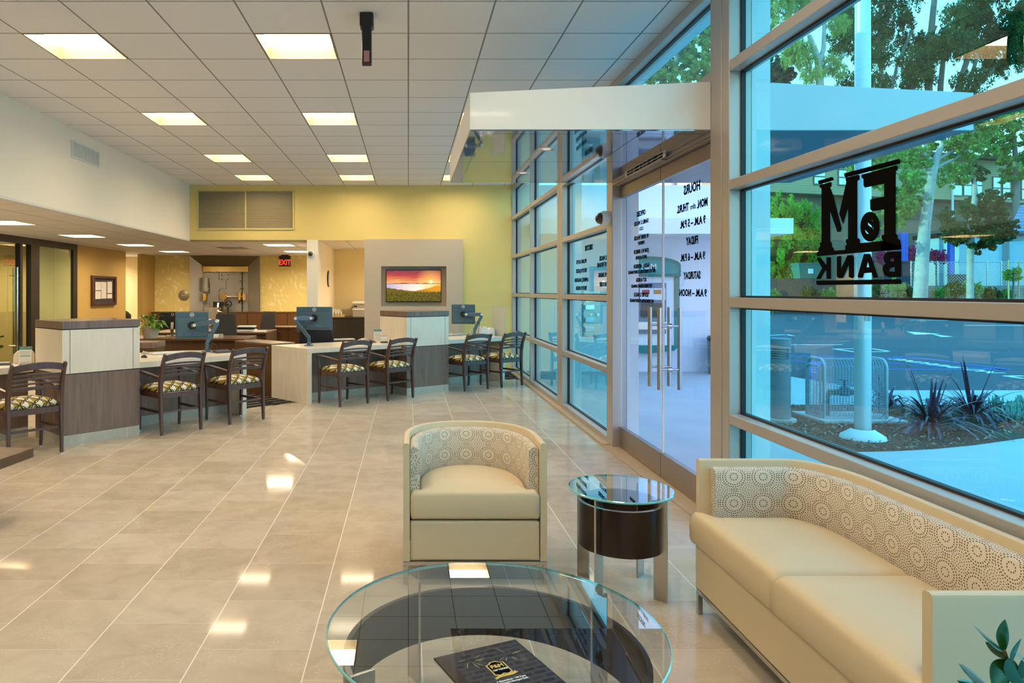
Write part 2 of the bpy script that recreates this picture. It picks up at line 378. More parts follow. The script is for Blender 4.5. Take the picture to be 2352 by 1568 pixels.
M['frame_wood'] = plain('mahogany_frame', (0.07, 0.022, 0.012), 0.3, coat=0.5)
M['basket'] = plain('woven_wicker', (0.62, 0.54, 0.41), 0.8, var=0.35, sc_=60)
M['leaf'] = plain('green_houseplant_leaf', (0.10, 0.27, 0.02), 0.35, var=0.4, sc_=8)
M['leaf_dark'] = plain('glossy_dark_leaf', (0.018, 0.085, 0.008), 0.22, var=0.6, sc_=14)
M['leaf_blue'] = plain('leaf_sheen', (0.02, 0.10, 0.03), 0.18, coat=0.6)
M['stem'] = plain('brown_green_stem', (0.07, 0.08, 0.02), 0.6)
# ================================================================ SETTING
HC, HL = 3.55, 2.505         # high and low ceilings
YB, YV = 13.43, 19.4         # header wall, vault wall
XG, XP = 1.98, 2.065         # inner face of the storefront frames, pane plane
XS, XO = -4.18, -7.0         # soffit wall, office wall
YR = -3.0                    # rear of the room
struct('floor', MB().box(-10.5, 2.12, YR-0.2, 20.2, -0.1, 0), M['floor'])
struct('floor', MB().prism([(-2.075, 9.12), (-1.50, 9.64), (-1.70, 13.0), (-1.95, 19.35), (-6.98, 19.35), (-6.98, 12.5), (-3.4, 9.1)], 0.0005, 0.004), M['carpet'])
struct('floor', MB().prism([(1.60, 12.15), (1.93, 12.15), (1.93, 13.38), (0.2, 13.38), (0.2, 11.8)], 0.0005, 0.004), M['carpet'])
# high ceiling with openings for the light fittings
light_cols = [(-2, 0), (-5, 0), (1, 0)]
hi_lights = [(c, r) for c in (-5, -2, 1) for r in (0, 4, 8, 11)] + [(c, r) for c in (-5, -2, 1) for r in (-8, -4)]
hi_lights = [h for h in hi_lights if h not in ((1, 0),)]
lo_lights = [(-10, 7.35), (-10, 9.79), (-10, 12.2), (-10, 14.65), (-10, 17.1), (-5, 14.65), (-5, 17.1), (-10, 4.9)]
S = 0.61
cm = MB()
def grid_ceiling(mb, x0, x1, y0, y1, z, holes):
    xs = sorted({x0, x1, *[h[0] for h in holes], *[h[1] for h in holes]}); ys = sorted({y0, y1, *[h[2] for h in holes], *[h[3] for h in holes]})
    xs = [x for x in xs if x0 <= x <= x1]; ys = [y for y in ys if y0 <= y <= y1]
    for i in range(len(xs)-1):
        for j in range(len(ys)-1):
            mx, my = (xs[i]+xs[i+1])/2, (ys[j]+ys[j+1])/2
            if not any(h[0] < mx < h[1] and h[2] < my < h[3] for h in holes):
                mb.quad((xs[i], ys[j], z), (xs[i], ys[j+1], z), (xs[i+1], ys[j+1], z), (xs[i+1], ys[j], z))
    return mb
hh = [(c*S, c*S+S, 5.53+r*S, 5.53+r*S+S) for c, r in hi_lights]
struct('ceiling', grid_ceiling(cm, XS, 1.98, YR, YB, HC, hh), M['ceiling'])
lh = [(c*S, c*S+S, y, y+S) for c, y in lo_lights]
struct('ceiling', grid_ceiling(MB(), XO-3, XS-0.1, YR, YB, HL, lh), M['ceiling_low'])
struct('ceiling', grid_ceiling(MB(), XO-3, -1.74, YB, 20.2, HL, lh), M['ceiling_low'])
struct('ceiling', MB().quad((-1.73, YB+0.02, HL), (-1.73, 16.4, HL), (2.0, 16.4, HL), (2.0, YB+0.02, HL)), M['ceiling_low'])
# roof slab keeps the daylight out
struct('ceiling', MB().box(-10.6, 2.35, YR-0.3, 20.5, 3.85, 4.3), M['canopy_out'])
struct('wall_left', MB().box(XS-0.1, XS, YR, YB, HL-0.005, HC), M['white_wall'])
struct('trim_1', MB().box(XS-0.12, XS+0.012, YR, YB-0.001, HL-0.03, HL-0.006), M['trim_white'])
struct('wall_back', MB().box(XS, -1.96, YB, YB+0.12, HL, HC).box(-1.96, -0.83, YB, YB+0.12, HL-0.01, HC).box(-0.83, 1.98, YB, YB+0.12, 0, HC), M['yellow'])
struct('trim_2', MB().box(XS-0.02, -1.955, YB-0.008, YB+0.13, HL-0.022, HL-0.001), plain('olive_trim', (0.30, 0.25, 0.10), 0.6))
# taupe panel with the recessed niche
nx0, nx1 = -0.516, 0.716; nz0, nz1 = 1.237, 1.994
px0, px1 = -0.83, 1.03; yp = YB-0.16
struct('wall_back', MB().box(px0, nx0, yp, YB, 0, HL).box(nx1, px1, yp, YB, 0, HL).box(nx0, nx1, yp, YB, 0, nz0).box(nx0, nx1, yp, YB, nz1, HL).box(nx0, nx1, YB-0.02, YB, nz0, nz1), M['grey_panel'])
struct('wall_back', MB().box(-1.94, -1.73, YB-0.003, YV, 0, HL), M['white_wall'])          # white pier beside the nook
struct('wall_back', MB().box(-1.728, 2.0, 16.4, 16.5, 0, HL), M['cream'])
# vault wall and wall papers (vault portal between them)
vx0, vx1 = -6.01, -4.09
struct('wall_back', MB().box(XO-0.02, vx0, YV, YV+0.1, 0, HL), M['wallpaper'])
struct('wall_back', MB().box(vx1, -1.94, YV, YV+0.1, 0, HL), M['wallpaper'])
struct('wall_back', MB().box(vx0-0.1, vx1+0.1, YV+0.35, YV+0.45, 0, HL), M['office_wall'])
struct('wall_left', MB().box(XO-0.13, XO, 14.8, 17.4, 0, HL), M['gold'])
struct('wall_left', MB().box(XO-0.13, XO, 18.5, YV, 0, HL), M['gold'])
struct('wall_left', MB().box(-10.0, XO-0.14, 20.0, 20.1, 0, HL), M['cream'])
struct('wall_left', MB().box(-10.1, -10.0, YR, 20.1, 0, HL), M['cream'])
struct('wall_left', MB().box(-10.0, XO-0.14, 14.86, 14.96, 0, HL), M['office_wall'])
struct('wall_left', MB().box(-10.0, XO-0.14, 4.0, 4.1, 0, HL), M['office_wall'])
struct('wall_left', MB().box(-9.99, -9.95, 4.1, 14.8, 0, HL), M['office_wall'])
struct('wall_left', MB().box(XO-0.1, XO, YR, 4.0, 0, HL), M['gold'])
struct('wall_rear', MB().box(-10, 2.0, YR-0.1, YR, 0, HC), M['white_wall'])
struct('baseboard_left', MB().box(XO, XO+0.012, 14.8, 17.4, 0.004, 0.1), M['black'])

# office glass front at x = -7
of = thing('window_5', 'dark framed office glass front with sliding door beside the gold wall', 'window', (XO, 9.0, 0), kind='structure')
fr = M['black']; fb = plain('dark_bronze_frame', (0.022, 0.016, 0.012), 0.4)
m = MB().box(XO-0.06, XO+0.03, 4.0, 14.8, 2.38, HL)
for y0, y1 in ((14.62, 14.8), (12.98, 13.28), (4.0, 4.1), (12.62, 12.70)): m.box(XO-0.06, XO+0.03, y0, y1, 0, 2.38)
m.build('frame', fb, of, world=True)
MB().quad((XO-0.02, 4.1, 0.02), (XO-0.02, 12.98, 0.02), (XO-0.02, 12.98, 2.38), (XO-0.02, 4.1, 2.38)).build('clear_pane', M['office_glass'], of, world=True)
k = N('frosted_green_glass'); k.base((0.40, 0.40, 0.18), 0.12, spec=0.6); M['frost'] = k.m
MB().box(XO-0.03, XO-0.02, 13.28, 13.90, 0.02, 2.38).box(XO-0.03, XO-0.02, 13.91, 14.62, 0.02, 2.38).build('frosted_pane', M['frost'], of, world=True)
hd = MB().cyl((XO+0.07, 12.45, 0.35), (XO+0.07, 12.45, 1.95), 0.017).cyl((XO-0.09, 12.62, 0.35), (XO-0.09, 12.62, 1.95), 0.017)
for z in (0.55, 1.8): hd.cyl((XO-0.09, 12.5, z), (XO+0.07, 12.5, z), 0.009)
hd.build('handle', M['chrome'], of, world=True, smooth=True)

# ------------------------------------------------ storefront
bays = [(11.48, 13.40), (9.36, 11.42), (7.02, 9.06), None, (2.25, 4.34), (0.10, 2.15), (-1.95, 0.0), (-3.0, -2.05)]
Z = [(0.0, 0.075), (0.70, 0.762), (1.422, 1.482), (2.148, 2.208), (2.88, 2.945), (3.47, 3.55)]
def bay(num, y0, y1, zs=Z, zlo=0):
    r = thing('window_%d' % num, 'storefront window bay with tinted panes in satin aluminium', 'window', (XG, (y0+y1)/2, 0), kind='structure')
    f = MB()
    for a, b in zs: f.box(XG, XP+0.055, y0, y1, a, b)
    f.build('frame', M['alu'], r, world=True, bevel=0.003, seg=1)
    g = MB(); p = MB()
    for (a, b), (c, d) in zip(zs[:-1], zs[1:]):
        p.quad((XP, y0, b), (XP, y1, b), (XP, y1, c), (XP, y0, c))
        t = 0.012
        g.box(XP-0.014, XP+0.014, y0, y1, c-t, c).box(XP-0.014, XP+0.014, y0, y1, b, b+t)
        g.box(XP-0.014, XP+0.014, y0, y0+t, b+t, c-t).box(XP-0.014, XP+0.014, y1-t, y1, b+t, c-t)
    g.build('gasket', M['gasket'], r, world=True)
    p.build('pane', M['glass'], r, world=True)
    return r
W = {}
wn = 0
for b in bays:
    if b is None: continue
    wn += 1
    num = wn if wn < 5 else wn+1
    W[num] = bay(num, *b)
W['t'] = bay(10, 4.61, 6.82, [(2.895, 2.96), (3.47, 3.55)])
posts = [(13.40, 13.43), (11.42, 11.48), (9.06, 9.205), (9.215, 9.36), (6.82, 7.02), (4.34, 4.435), (4.445, 4.61), (2.15, 2.25), (0.0, 0.10), (-2.05, -1.95)]
m = MB()
for a, b in posts: m.box(XG, XP+0.055, a, b, 0, HC)
m.box(XG+0.02, XP+0.05, 4.43, 4.45, 0, HC).box(XG+0.02, XP+0.05, 9.2, 9.22, 0, HC)
struct('trim_3', m, M['alu'], bevel=0.004, seg=1)
struct('trim_4', MB().box(XG-0.07, XG, YR, 4.45, 0.0, 0.022).box(XG-0.07, XG, 6.9, YB-0.01, 0, 0.022).box(XG-0.07, XG+0.1, 4.45, 6.9, 0, 0.012), plain('tan_floor_trim', (0.50, 0.40, 0.27), 0.4))
m = MB()
for a, b in ((9.06, 9.36), (6.82, 7.02), (4.34, 4.61), (-0.06, 0.12)): m.box(XP+0.056, 2.235, a, b, 0.0, 3.9)
struct('trim_5', m, M['canopy_out'])
struct('wall_right', MB().box(XG+0.001, 2.30, YR, 20.4, HC+0.001, 4.6).box(XG, 2.3, YB, 20.4, 0, HC), M['canopy_out'])

# entrance doors
def door(num, y0, y1, side):
    r = thing('door_%d' % num, 'frameless glass entrance door leaf with metal rails', 'door', (XP, (y0+y1)/2, 0), kind='structure')
    MB().quad((XP+0.005, y0, 0.2), (XP+0.005, y1, 0.2), (XP+0.005, y1, 2.43), (XP+0.005, y0, 2.43)).build('pane', M['door_glass'], r, world=True)
    MB().box(XP-0.018, XP+0.028, y0, y1, 0.015, 0.21).build('bottom_rail', M['alu_dark'], r, world=True, bevel=0.003)
    MB().box(XP-0.018, XP+0.028, y0, y1, 2.42, 2.525).build('top_rail', M['alu_dark'], r, world=True, bevel=0.003)
    ym = y0 if side < 0 else y1
    MB().box(XP-0.002, XP+0.012, ym-0.004, ym+0.004, 0.21, 2.42).build('edge_strip', M['white_plastic'], r, world=True)
    hy = 5.57 if side > 0 else 5.79
    h = MB().cyl((XG+0.01, hy, 0.74), (XG+0.01, hy, 1.39), 0.017).cyl((2.15, hy, 0.74), (2.15, hy, 1.39), 0.017)
    for z in (0.90, 1.245): h.cyl((XG+0.01, hy, z), (2.15, hy, z), 0.011).cyl((XP-0.01, hy, z), (XP+0.02, hy, z), 0.022)
    h.build('handle', M['steel'], r, world=True, smooth=True)
    return r
D1 = door(1, 4.62, 5.70, 1); D2 = door(2, 5.712, 6.81, -1)
struct('trim_6', MB().box(XG+0.02, XP+0.05, 4.61, 6.82, 2.53, 2.60).box(XG-0.0, XG+0.05, 4.61, 6.82, 2.545, 2.575), M['alu_dark'], bevel=0.003)
cl = MB().box(XG-0.02, XG+0.03, 5.45, 6.25, 2.535, 2.573)
solo(cl, 'door_closer', M['alu_dark'], 'slim grey door closer bar under the canopy above the entrance doors', 'door closer', bevel=0.004)
st = MB().box(XG-0.0225, XG-0.0205, 5.35, 6.35, 2.545, 2.572)
so = solo(st, 'door_notice', M['white_plastic'], 'narrow white notice strip on the header above the entrance doors', 'sign')
g = text_geo('THIS DOOR TO REMAIN UNLOCKED DURING BUSINESS HOURS', 0.016, bold=0.02, xs=1.35)
put(MB(), g, frame((-0.0025, 0, 0.0135), (0, -1, 0), (0, 0, 1))).build('lettering', M['vinyl'], so)

# lettering on the glass (reads from outside, so mirrored from here)
def glass_text(lines, parent, X=XP-0.004, name='lettering'):
    mb = MB()
    for txt, u, v, h, xs, bold in lines:
        y = X*F/(u-U0); z = EYE-(v-V0)*y/F
        put(mb, text_geo(txt, h, bold=bold, xs=xs, shear=0.0), frame((X, y, z), (0, 1, 0), (0, 0, 1)))
    return mb.build(name, M['vinyl'], parent, world=True)
glass_text([('HOURS', 1589, 432, .066, .95, .05), ('9 A.M. \u2013 5 P.M.', 1590, 511, .054, .95, .05), ('FRIDAY', 1589.5, 553, .056, .80, .05),
    ('9 A.M. \u2013 6 P.M.', 1590, 590, .052, .95, .05), ('SATURDAY', 1589, 633, .052, .80, .05), ('9 A.M. \u2013 NOON', 1590, 673, .050, 1.0, .05),
    ('MON.', 1613, 467, .056, .85, .05), ('THURS.', 1568, 479, .056, .85, .05)], D1, XP, 'hours_lettering')
mb = MB(); y = XP*F/(1592.5-U0)
put(mb, text_geo('thru', 0.040, bold=.02, shear=.5), frame((XP, y, EYE-(474-V0)*y/F), (0, 1, 0), (0, 0, 1))); mb.build('hours_lettering', M['vinyl'], D1, world=True)
ofs = [('OFFICERS', 490, .043, .8), ('DANIEL K. WALKER', 511, .034, .8), ('C.E.O.', 525, .028, .9), ('W. HENRY WALKER', 545, .034, .8), ('PRESIDENT', 558, .028, .8),
    ('JOHN W.H. HINRICHS', 577, .034, .75), ('EVP/CFO & CASHIER', 591, .028, .75), ('JASON L. ANDERSON', 611, .034, .8), ('FIRST VICE PRESIDENT/RELATIONSHIP MANAGER', 624, .028, .75),
    ('ROY ALMEIDA', 643, .034, .8), ('VICE PRESIDENT/BRANCH MANAGER', 657, .028, .75), ('GEOFFREY S. NADLER', 677, .034, .75), ('VICE PRESIDENT/RELATIONSHIP MANAGER', 691, .028, .75)]
glass_text([(t, 1472.5, v, h, xs*1.1, .06) for t, v, h, xs in ofs], D2, XP, 'officers_lettering')
dr = [('DIRECTORS', 1352, 569, .056, .8)] + [(t, 1335, v, .044, .85) for t, v in (('WILLIAM G. HAYTER', 601), ('TIMOTHY M. JACKERT', 622), ('LAWRENCE J. McLAUGHLIN', 643), ('TIMOTHY M. WILSON', 662))] \
    + [(t, 1391, v, .044, .85) for t, v in (('DANIEL K. WALKER', 592), ('CHAIRMAN OF THE BOARD', 607), ('RICHARD W. DARLING', 631), ('WALTER M. FLORIE', 653))]
glass_text([(t, u, v, h, xs, .06) for t, u, v, h, xs in dr], W[3], XP-0.003, 'directors_lettering')
# bank sign on the big pane, traced in its own plane
sg = MB()
def sgn(loops):
    q = []
    for lp in loops:
        r = []
        for X, Y in lp:
            u = 1860+X/4.9; v = 350+Y/4.9; y = (XP-0.003)*F/(u-U0); r.append((y, EYE-(v-V0)*y/F))
        q.append(r)
    put(sg, shape_geo(q), frame((XP-0.003, 0, 0), (0, 1, 0), (0, 0, 1)))
sgn([[(388,235),(1000,73),(1016,92),(1016,125),(405,282),(388,262)]]); sgn([[(95,318),(250,275),(266,290),(266,312),(115,358),(95,345)]])
sgn([[(583,250),(975,143),(988,160),(988,200),(966,208),(966,910),(988,935),(990,968),(1015,985),(1028,1050),(1028,1092),(800,1110),(800,1000),(825,990),(808,965),(810,930),(838,925),(838,640),(705,660),(682,640),(680,530),(838,495),(838,350),(622,395),(607,375),(605,300),(583,280)]])
sgn([[(405,285),(545,250),(560,262),(560,305),(535,318),(535,960),(562,978),(566,1020),(680,1008),(820,995),(1028,1060),(1028,1092),(400,1140),(400,1050),(420,1035),(408,1010),(408,980),(432,972),(432,620),(375,805),(333,690),(412,330),(405,310)]])
sgn([[(112,365),(235,333),(246,345),(243,385),(228,390),(262,480),(357,850),(348,890),(312,895),(228,655),(230,1000),(248,1020),(250,1060),(268,1080),(272,1105),(410,1095),(410,1140),(80,1168),(78,1125),(100,1115),(98,1075),(120,1060),(113,1015),(133,1010),(133,405),(112,390)]])
sgn([[(678+108*math.cos(a*PI/16), 835+168*math.sin(a*PI/16)) for a in range(32)], [(690,758),(708,760),(712,785)], [(652,785),(690,818),(720,850),(722,880),(700,850),(655,815)], [(622,865),(635,880),(664,915),(645,917),(626,895)]])
sgn([[(188,1178),(238,1180),(238,1422),(188,1422),(188,1345),(178,1320),(120,1425),(78,1425),(78,1412),(140,1300),(80,1200),(88,1183),(118,1180),(188,1270)]])
sgn([[(305,1175),(322,1165),(352,1165),(352,1310),(425,1158),(480,1155),(497,1175),(497,1400),(480,1415),(440,1400),(440,1260),(370,1415),(325,1415),(305,1395)]])
sgn([[(610,1140),(680,1140),(768,1405),(718,1410),(698,1352),(612,1358),(596,1410),(548,1410),(540,1390)], [(638,1290),(655,1225),(670,1292)]])
sgn([[(1028,1112),(1028,1400),(900,1405),(845,1385),(820,1320),(830,1270),(855,1250),(835,1220),(835,1160),(865,1125),(920,1115)], [(897,1210),(910,1195),(948,1182),(948,1225),(910,1225)], [(890,1325),(905,1300),(945,1290),(958,1290),(958,1340),(900,1340)]])
sgn([[(75,1442),(1020,1425),(1028,1440),(1028,1480),(90,1492),(75,1475)]])
sg.build('bank_lettering', M['vinyl'], W[4], world=True)

# ------------------------------------------------ entrance canopy, inside and outside
cn = thing('trim_7', 'white wedge entrance canopy with mirrored soffit over the doors', 'canopy', (1.2, 5.7, 2.575), kind='structure')
zb = 2.575
MB().prism_y([(0.403, zb+0.004), (XG-0.001, zb+0.004), (XG-0.001, 2.893), (0.403, 2.82)], 4.60, 6.83).build('canopy_box', M['canopy'], cn, world=True, bevel=0.002)
sp_ = MB()
xs_ = [0.406, 0.50, 1.55, XG-0.003]; ys_ = [4.603, 4.70, 5.71, 6.72, 6.827]
for i in range(3):
    for j in range(4): sp_.box(xs_[i]+.003, xs_[i+1]-.003, ys_[j]+.003, ys_[j+1]-.003, zb-0.003, zb+0.003)
sp_.build('soffit_panel', M['soffit_mirror'], cn, world=True)
for i, yy in enumerate((5.19, 6.24)):
    d = MB().lathe([(0.034, -0.004), (0.062, -0.008), (0.066, -0.004), (0.066, 0.0)], 32, (1.02, yy, zb)).build('downlight', M['chrome'], cn, world=True, smooth=True)
    MB().lathe([(0.0001, -0.002), (0.034, -0.003)], 24, (1.02, yy, zb-0.002)).build('lens', M['downlight'], d).location = (-cn.location.x, -cn.location.y, -cn.location.z)
ce = thing('trim_8', 'white wedge canopy projecting outside over the doors', 'canopy', (2.9, 5.7, 2.575), kind='structure')
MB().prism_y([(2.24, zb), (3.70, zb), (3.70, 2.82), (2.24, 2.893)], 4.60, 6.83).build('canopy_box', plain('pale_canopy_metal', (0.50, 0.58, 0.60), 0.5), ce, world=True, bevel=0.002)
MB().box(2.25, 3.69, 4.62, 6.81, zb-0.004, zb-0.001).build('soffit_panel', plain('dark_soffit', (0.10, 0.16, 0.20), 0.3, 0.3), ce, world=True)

# ------------------------------------------------ ceiling lights
def light_fixture():
    r = thing('ceiling_light', '', 'ceiling light')
    d = 0.115
    MB().quad((0,0,0),(S,0,0),(S,0,d),(0,0,d)).quad((0,S,0),(S,S,0),(S,S-0.02,d),(0,S-0.02,d)).quad((0,0,0),(0,S,0),(0.02,S,d),(0.02,0,d)).quad((S,0,0),(S,S,0),(S-0.02,S,d),(S-0.02,0,d)).build('housing', M['light_well'], r)
    MB().box(0.012, S-0.012, 0.0, S-0.02, d-0.006, d).build('diffuser', M['lens'], r)
    t = 0.014; MB().box(0, S, 0, t, -0.004, 0.006).box(0, S, S-t, S, -0.004, 0.006).box(0, t, t, S-t, -0.004, 0.006).box(S-t, S, t, S-t, -0.004, 0.006).build('frame', M['light_well'], r)
    return r
def lamp_in(o, e):
    d = bpy.data.lights.new('lamp', 'AREA'); d.shape = 'SQUARE'; d.size = 0.55; d.energy = e; d.color = (1, 0.82, 0.58)
    q = bpy.data.objects.new('lamp', d); C.objects.link(q); q.parent = o; q.location = (S/2, S/2, 0.095)
L0 = light_fixture(); first = True
rows = {0: 'nearest in view', 4: 'second in view', 8: 'third in view', 11: 'farthest, by the header wall', -8: 'rearmost', -4: 'above the lounge'}
cols = {-5: 'left row', -2: 'middle row', 1: 'right row by the canopy'}
for c, r in hi_lights:
    o = L0 if first else dup(L0); first = False
    o.location = (c*S, 5.53+r*S, HC)
    tag(o, 'recessed light of the high ceiling, %s, %s' % (cols[c], rows[r]), 'ceiling light', 'recessed lights of the high ceiling')
lowlab = {(-10, 9.79): 'cut by the left edge of the photo', (-10, 12.2): 'second from the left', (-10, 14.65): 'third from the left', (-10, 17.1): 'fourth, near the wallpaper wall',
    (-5, 14.65): 'in front of the EXIT sign', (-5, 17.1): 'half hidden by the white pier', (-10, 7.35): 'far left outside the view', (-10, 4.9): 'leftmost and nearest the rear'}
for c, y in lo_lights:
    o = dup(L0); o.location = (c*S, y, HL)
    tag(o, 'square recessed light in the low ceiling, %s' % lowlab[(c, y)], 'ceiling light', 'recessed lights of the low ceiling'); lamp_in(o, 55 if (c, y) == (-5, 17.1) else 28 if y > 14 else 22)
for (x, y), lb in (((-8.8, 13.4), 'square light inside the glass-fronted office'), ((-9.0, 18.8), 'square light in the corridor past the gold wall'), ((0.15, 14.6), 'unseen square light added behind the television wall for the printer nook')):  # the nook light is added out of sight behind the panel wall
    o = dup(L0); o.location = (x, y, HL-0.12); tag(o, lb, 'ceiling light', 'lights of the side rooms'); lamp_in(o, 45)

# ------------------------------------------------ vents, grille, ceiling device, cameras, exit sign
t = thing('wall_vent', 'small white louvred vent high on the white soffit wall', 'vent', (XS, 9.1, 3.28))
MB().box(XS, XS+0.012, 8.70, 9.49, 3.185, 3.40).build('frame', M['trim_white'], t, world=True, bevel=0.002)
m = MB()
for i in range(26): m.box(XS+0.0125, XS+0.02, 8.735+i*0.0285, 8.745+i*0.0285, 3.21, 3.38)
m.build('slats', M['trim_white'], t, world=True)
t = thing('return_grille', 'large two-panel louvred return air grille on the yellow header wall', 'grille', (-3.11, YB, 3.0))
gx = xz(453, 436, YB), xz(676, 528, YB); gx0, gx1, gz0, gz1 = gx[0][0], gx[1][0], gx[1][1], gx[0][1]
mid = xz(564.5, 500, YB)[0]
m = MB().box(gx0, gx1, YB-0.02, YB-0.001, gz1-0.03, gz1).box(gx0, gx1, YB-0.02, YB-0.001, gz0, gz0+0.03).box(gx0, gx0+0.03, YB-0.02, YB-0.001, gz0+.03, gz1-.03).box(gx1-0.03, gx1, YB-0.02, YB-0.001, gz0+.03, gz1-.03).box(mid-0.012, mid+0.012, YB-0.02, YB-0.001, gz0+.03, gz1-.03)
m.build('frame', plain('grille_yellow', (0.66, 0.56, 0.20), 0.5), t, world=True, bevel=0.002)
MB().box(gx0+.03, gx1-.03, YB-0.006, YB-0.0012, gz0+.03, gz1-.03).build('backing', plain('grille_dark', (0.06, 0.05, 0.03), 0.8), t, world=True)
m = MB(); n = 28; hz = (gz1-gz0-0.06)/n
for i in range(n):
    z = gz0+0.03+i*hz; m.prism_x([(YB-0.018, z), (YB-0.018, z+0.004), (YB-0.007, z+hz*0.75), (YB-0.007, z+hz*0.75-0.004)], gx0+.03, mid-.012)
    m.prism_x([(YB-0.018, z), (YB-0.018, z+0.004), (YB-0.007, z+hz*0.75), (YB-0.007, z+hz*0.75-0.004)], mid+.012, gx1-.03)
m.build('slats', plain('grille_slats', (0.42, 0.36, 0.23), 0.45), t, world=True)
t = thing('ceiling_vent', 'flat grey air vent in the low ceiling in front of the vault', 'vent', (-3.97, 15.9, HL))
MB().box(-0.30, 0.30, -0.30, 0.30, -0.012, -0.001).build('frame', M['grey_plastic'], t, bevel=0.003)
m = MB()
for i in range(9): m.box(-0.27, 0.27, -0.26+i*0.06, -0.235+i*0.06, -0.018, -0.0125)
m.build('slats', M['grey_panel'], t)
t = thing('ceiling_sensor', 'black hanging sensor bar with a pink lens below the high ceiling', 'sensor', (-0.305, 5.13, HC))
m = MB().box(-0.05, 0.05, -0.03, 0.09, -0.10, 0.0).build('bracket', M['black'], t, bevel=0.012)
m = MB().prism_x([(-0.035, -0.09), (0.03, -0.09), (0.045, -0.33), (0.01, -0.385), (-0.03, -0.37)], -0.033, 0.037).build('body', M['black'], t, bevel=0.006)
MB().box(-0.018, 0.022, -0.0375, -0.033, -0.365, -0.285).build('lens', plain('pink_lens', (0.55, 0.22, 0.22), 0.2), t)
t = thing('security_camera', 'white dome security camera on the door jamb beside the entrance', 'camera', (XG, 6.93, 2.24))
MB().tube([(-0.001,0,0), (-0.06,0,0), (-0.08,0,0)], [0.073, 0.073, 0.065], 28).build('housing', M['white_plastic'], t, smooth=True)
MB().ball((-0.08, 0, 0), 0.058, 24, 14).build('dome', plain('smoked_dome', (0.015, 0.015, 0.018), 0.05, coat=1.0), t, smooth='full')
t = thing('security_camera', 'small dome security camera on the white pier beside the nook', 'camera', (-1.865, YB-0.003, 2.235))
MB().tube([(0,-0.001,0), (0,-0.03,0), (0,-0.04,0)], [0.068, 0.068, 0.055], 28).build('housing', M['white_plastic'], t, smooth=True)
MB().ball((0, -0.04, 0), 0.046, 24, 14).build('dome', plain('smoked_dome_b', (0.10, 0.10, 0.10), 0.05, 0.6), t, smooth='full')
t = thing('exit_sign', 'black EXIT sign with glowing red letters under the low ceiling', 'sign', (-3.32, 18.9, 2.19))
MB().box(-0.155, 0.155, -0.03, 0.03, 0, 0.285).box(-0.1, 0.1, -0.02, 0.02, 0.285, 0.314).build('housing', M['black'], t, bevel=0.006)
k = N('exit_red'); k.base((0.8, 0.02, 0.01), 0.5, emit=(1, 0.03, 0.01), es=1.6)
put(MB(), text_geo('EXIT', 0.135, bold=.03, xs=.8), frame((0, -0.0325, 0.105), (1, 0, 0), (0, 0, 1))).build('lettering', k.m, t)
t = thing('wall_clock', 'round black-rimmed wall clock on the cream side wall of the nook', 'clock', (-1.73, 15.1, 1.79))
MB().tube([(0.001,0,0), (0.025,0,0), (0.032,0,0)], [0.175,0.175,0.16], 36).build('rim', M['black'], t, smooth=True)
MB().cyl((0.032,0,0), (0.034,0,0), 0.155, 36).build('face', M['paper'], t)
MB().box(0.0345, 0.036, -0.005, 0.005, 0, 0.12).box(0.0345, 0.036, 0, 0.08, -0.005, 0.005).build('hand', M['black'], t)

# ------------------------------------------------ TV
t = thing('television', 'black flat television showing a sunset over water in the wall niche', 'television', (0.107, YB-0.10, 1.16))
tx0, tz1 = xz(886, 619, yp+0.07); tx1, tz0 = xz(1014, 694, yp+0.07)
ty = YB-0.10
MB().box(tx0, tx1, ty, ty+0.05, tz0, tz1).box(-0.2, 0.4, ty+0.05, YB-0.021, 1.4, 1.8).build('casing', M['black'], t, world=True, bevel=0.004)
k = N('sunset_picture'); v = k.coord('Generated'); x, y, z = k.xyz(v)
nz = k.noise(k.coord('Generated', scale=(2.0, 1, 14)), 1.5, 4, 0.6, 0.8)
sky = k.ramp(k.math('ADD', z, k.math('MULTIPLY', k.math('SUBTRACT', nz, 0.5), 0.35)), [(0.55, (0.85, 0.42, 0.12)), (0.66, (0.55, 0.20, 0.08)), (0.80, (0.42, 0.05, 0.04)), (1.0, (0.12, 0.03, 0.05))])
wt = k.ramp(x, [(0.0, (0.35, 0.30, 0.42)), (0.6, (0.85, 0.62, 0.50)), (1, (0.9, 0.4, 0.1))])
dx = k.math('MULTIPLY', k.math('SUBTRACT', x, 0.82), 1.75); dz = k.math('SUBTRACT', z, 0.62)
rs = k.math('SQRT', k.math('ADD', k.math('MULTIPLY', dx, dx), k.math('MULTIPLY', dz, dz)))
pic = k.mix(k.math('LESS_THAN', z, 0.565), sky, wt)
glow = k.ramp(rs, [(0.0, (1,1,1)), (0.055, (1,1,1)), (0.07, (0.55,0.55,0.55)), (0.5, (0,0,0))])
pic = k.mix(glow, pic, (1.0, 0.55, 0.12)); pic = k.mix(k.math('LESS_THAN', rs, 0.05), pic, (1.6, 1.5, 1.0))
h1 = k.noise(k.coord('Generated', scale=(1, 0, 0)), 5, 3); isl = k.math('MULTIPLY', k.math('GREATER_THAN', z, 0.56), k.math('LESS_THAN', z, k.math('ADD', 0.53, k.math('MULTIPLY', h1, 0.10))))
pic = k.mix(isl, pic, (0.10, 0.035, 0.05))
h2 = k.noise(k.coord('Generated', scale=(1, 0, 0), loc=(3, 0, 0)), 2.2, 4)
sl = k.math('ADD', 0.20, k.math('ADD', k.math('MULTIPLY', h2, 0.28), k.math('MULTIPLY', k.math('POWER', k.math('ABSOLUTE', k.math('SUBTRACT', x, 0.45)), 1.6), 0.42)))
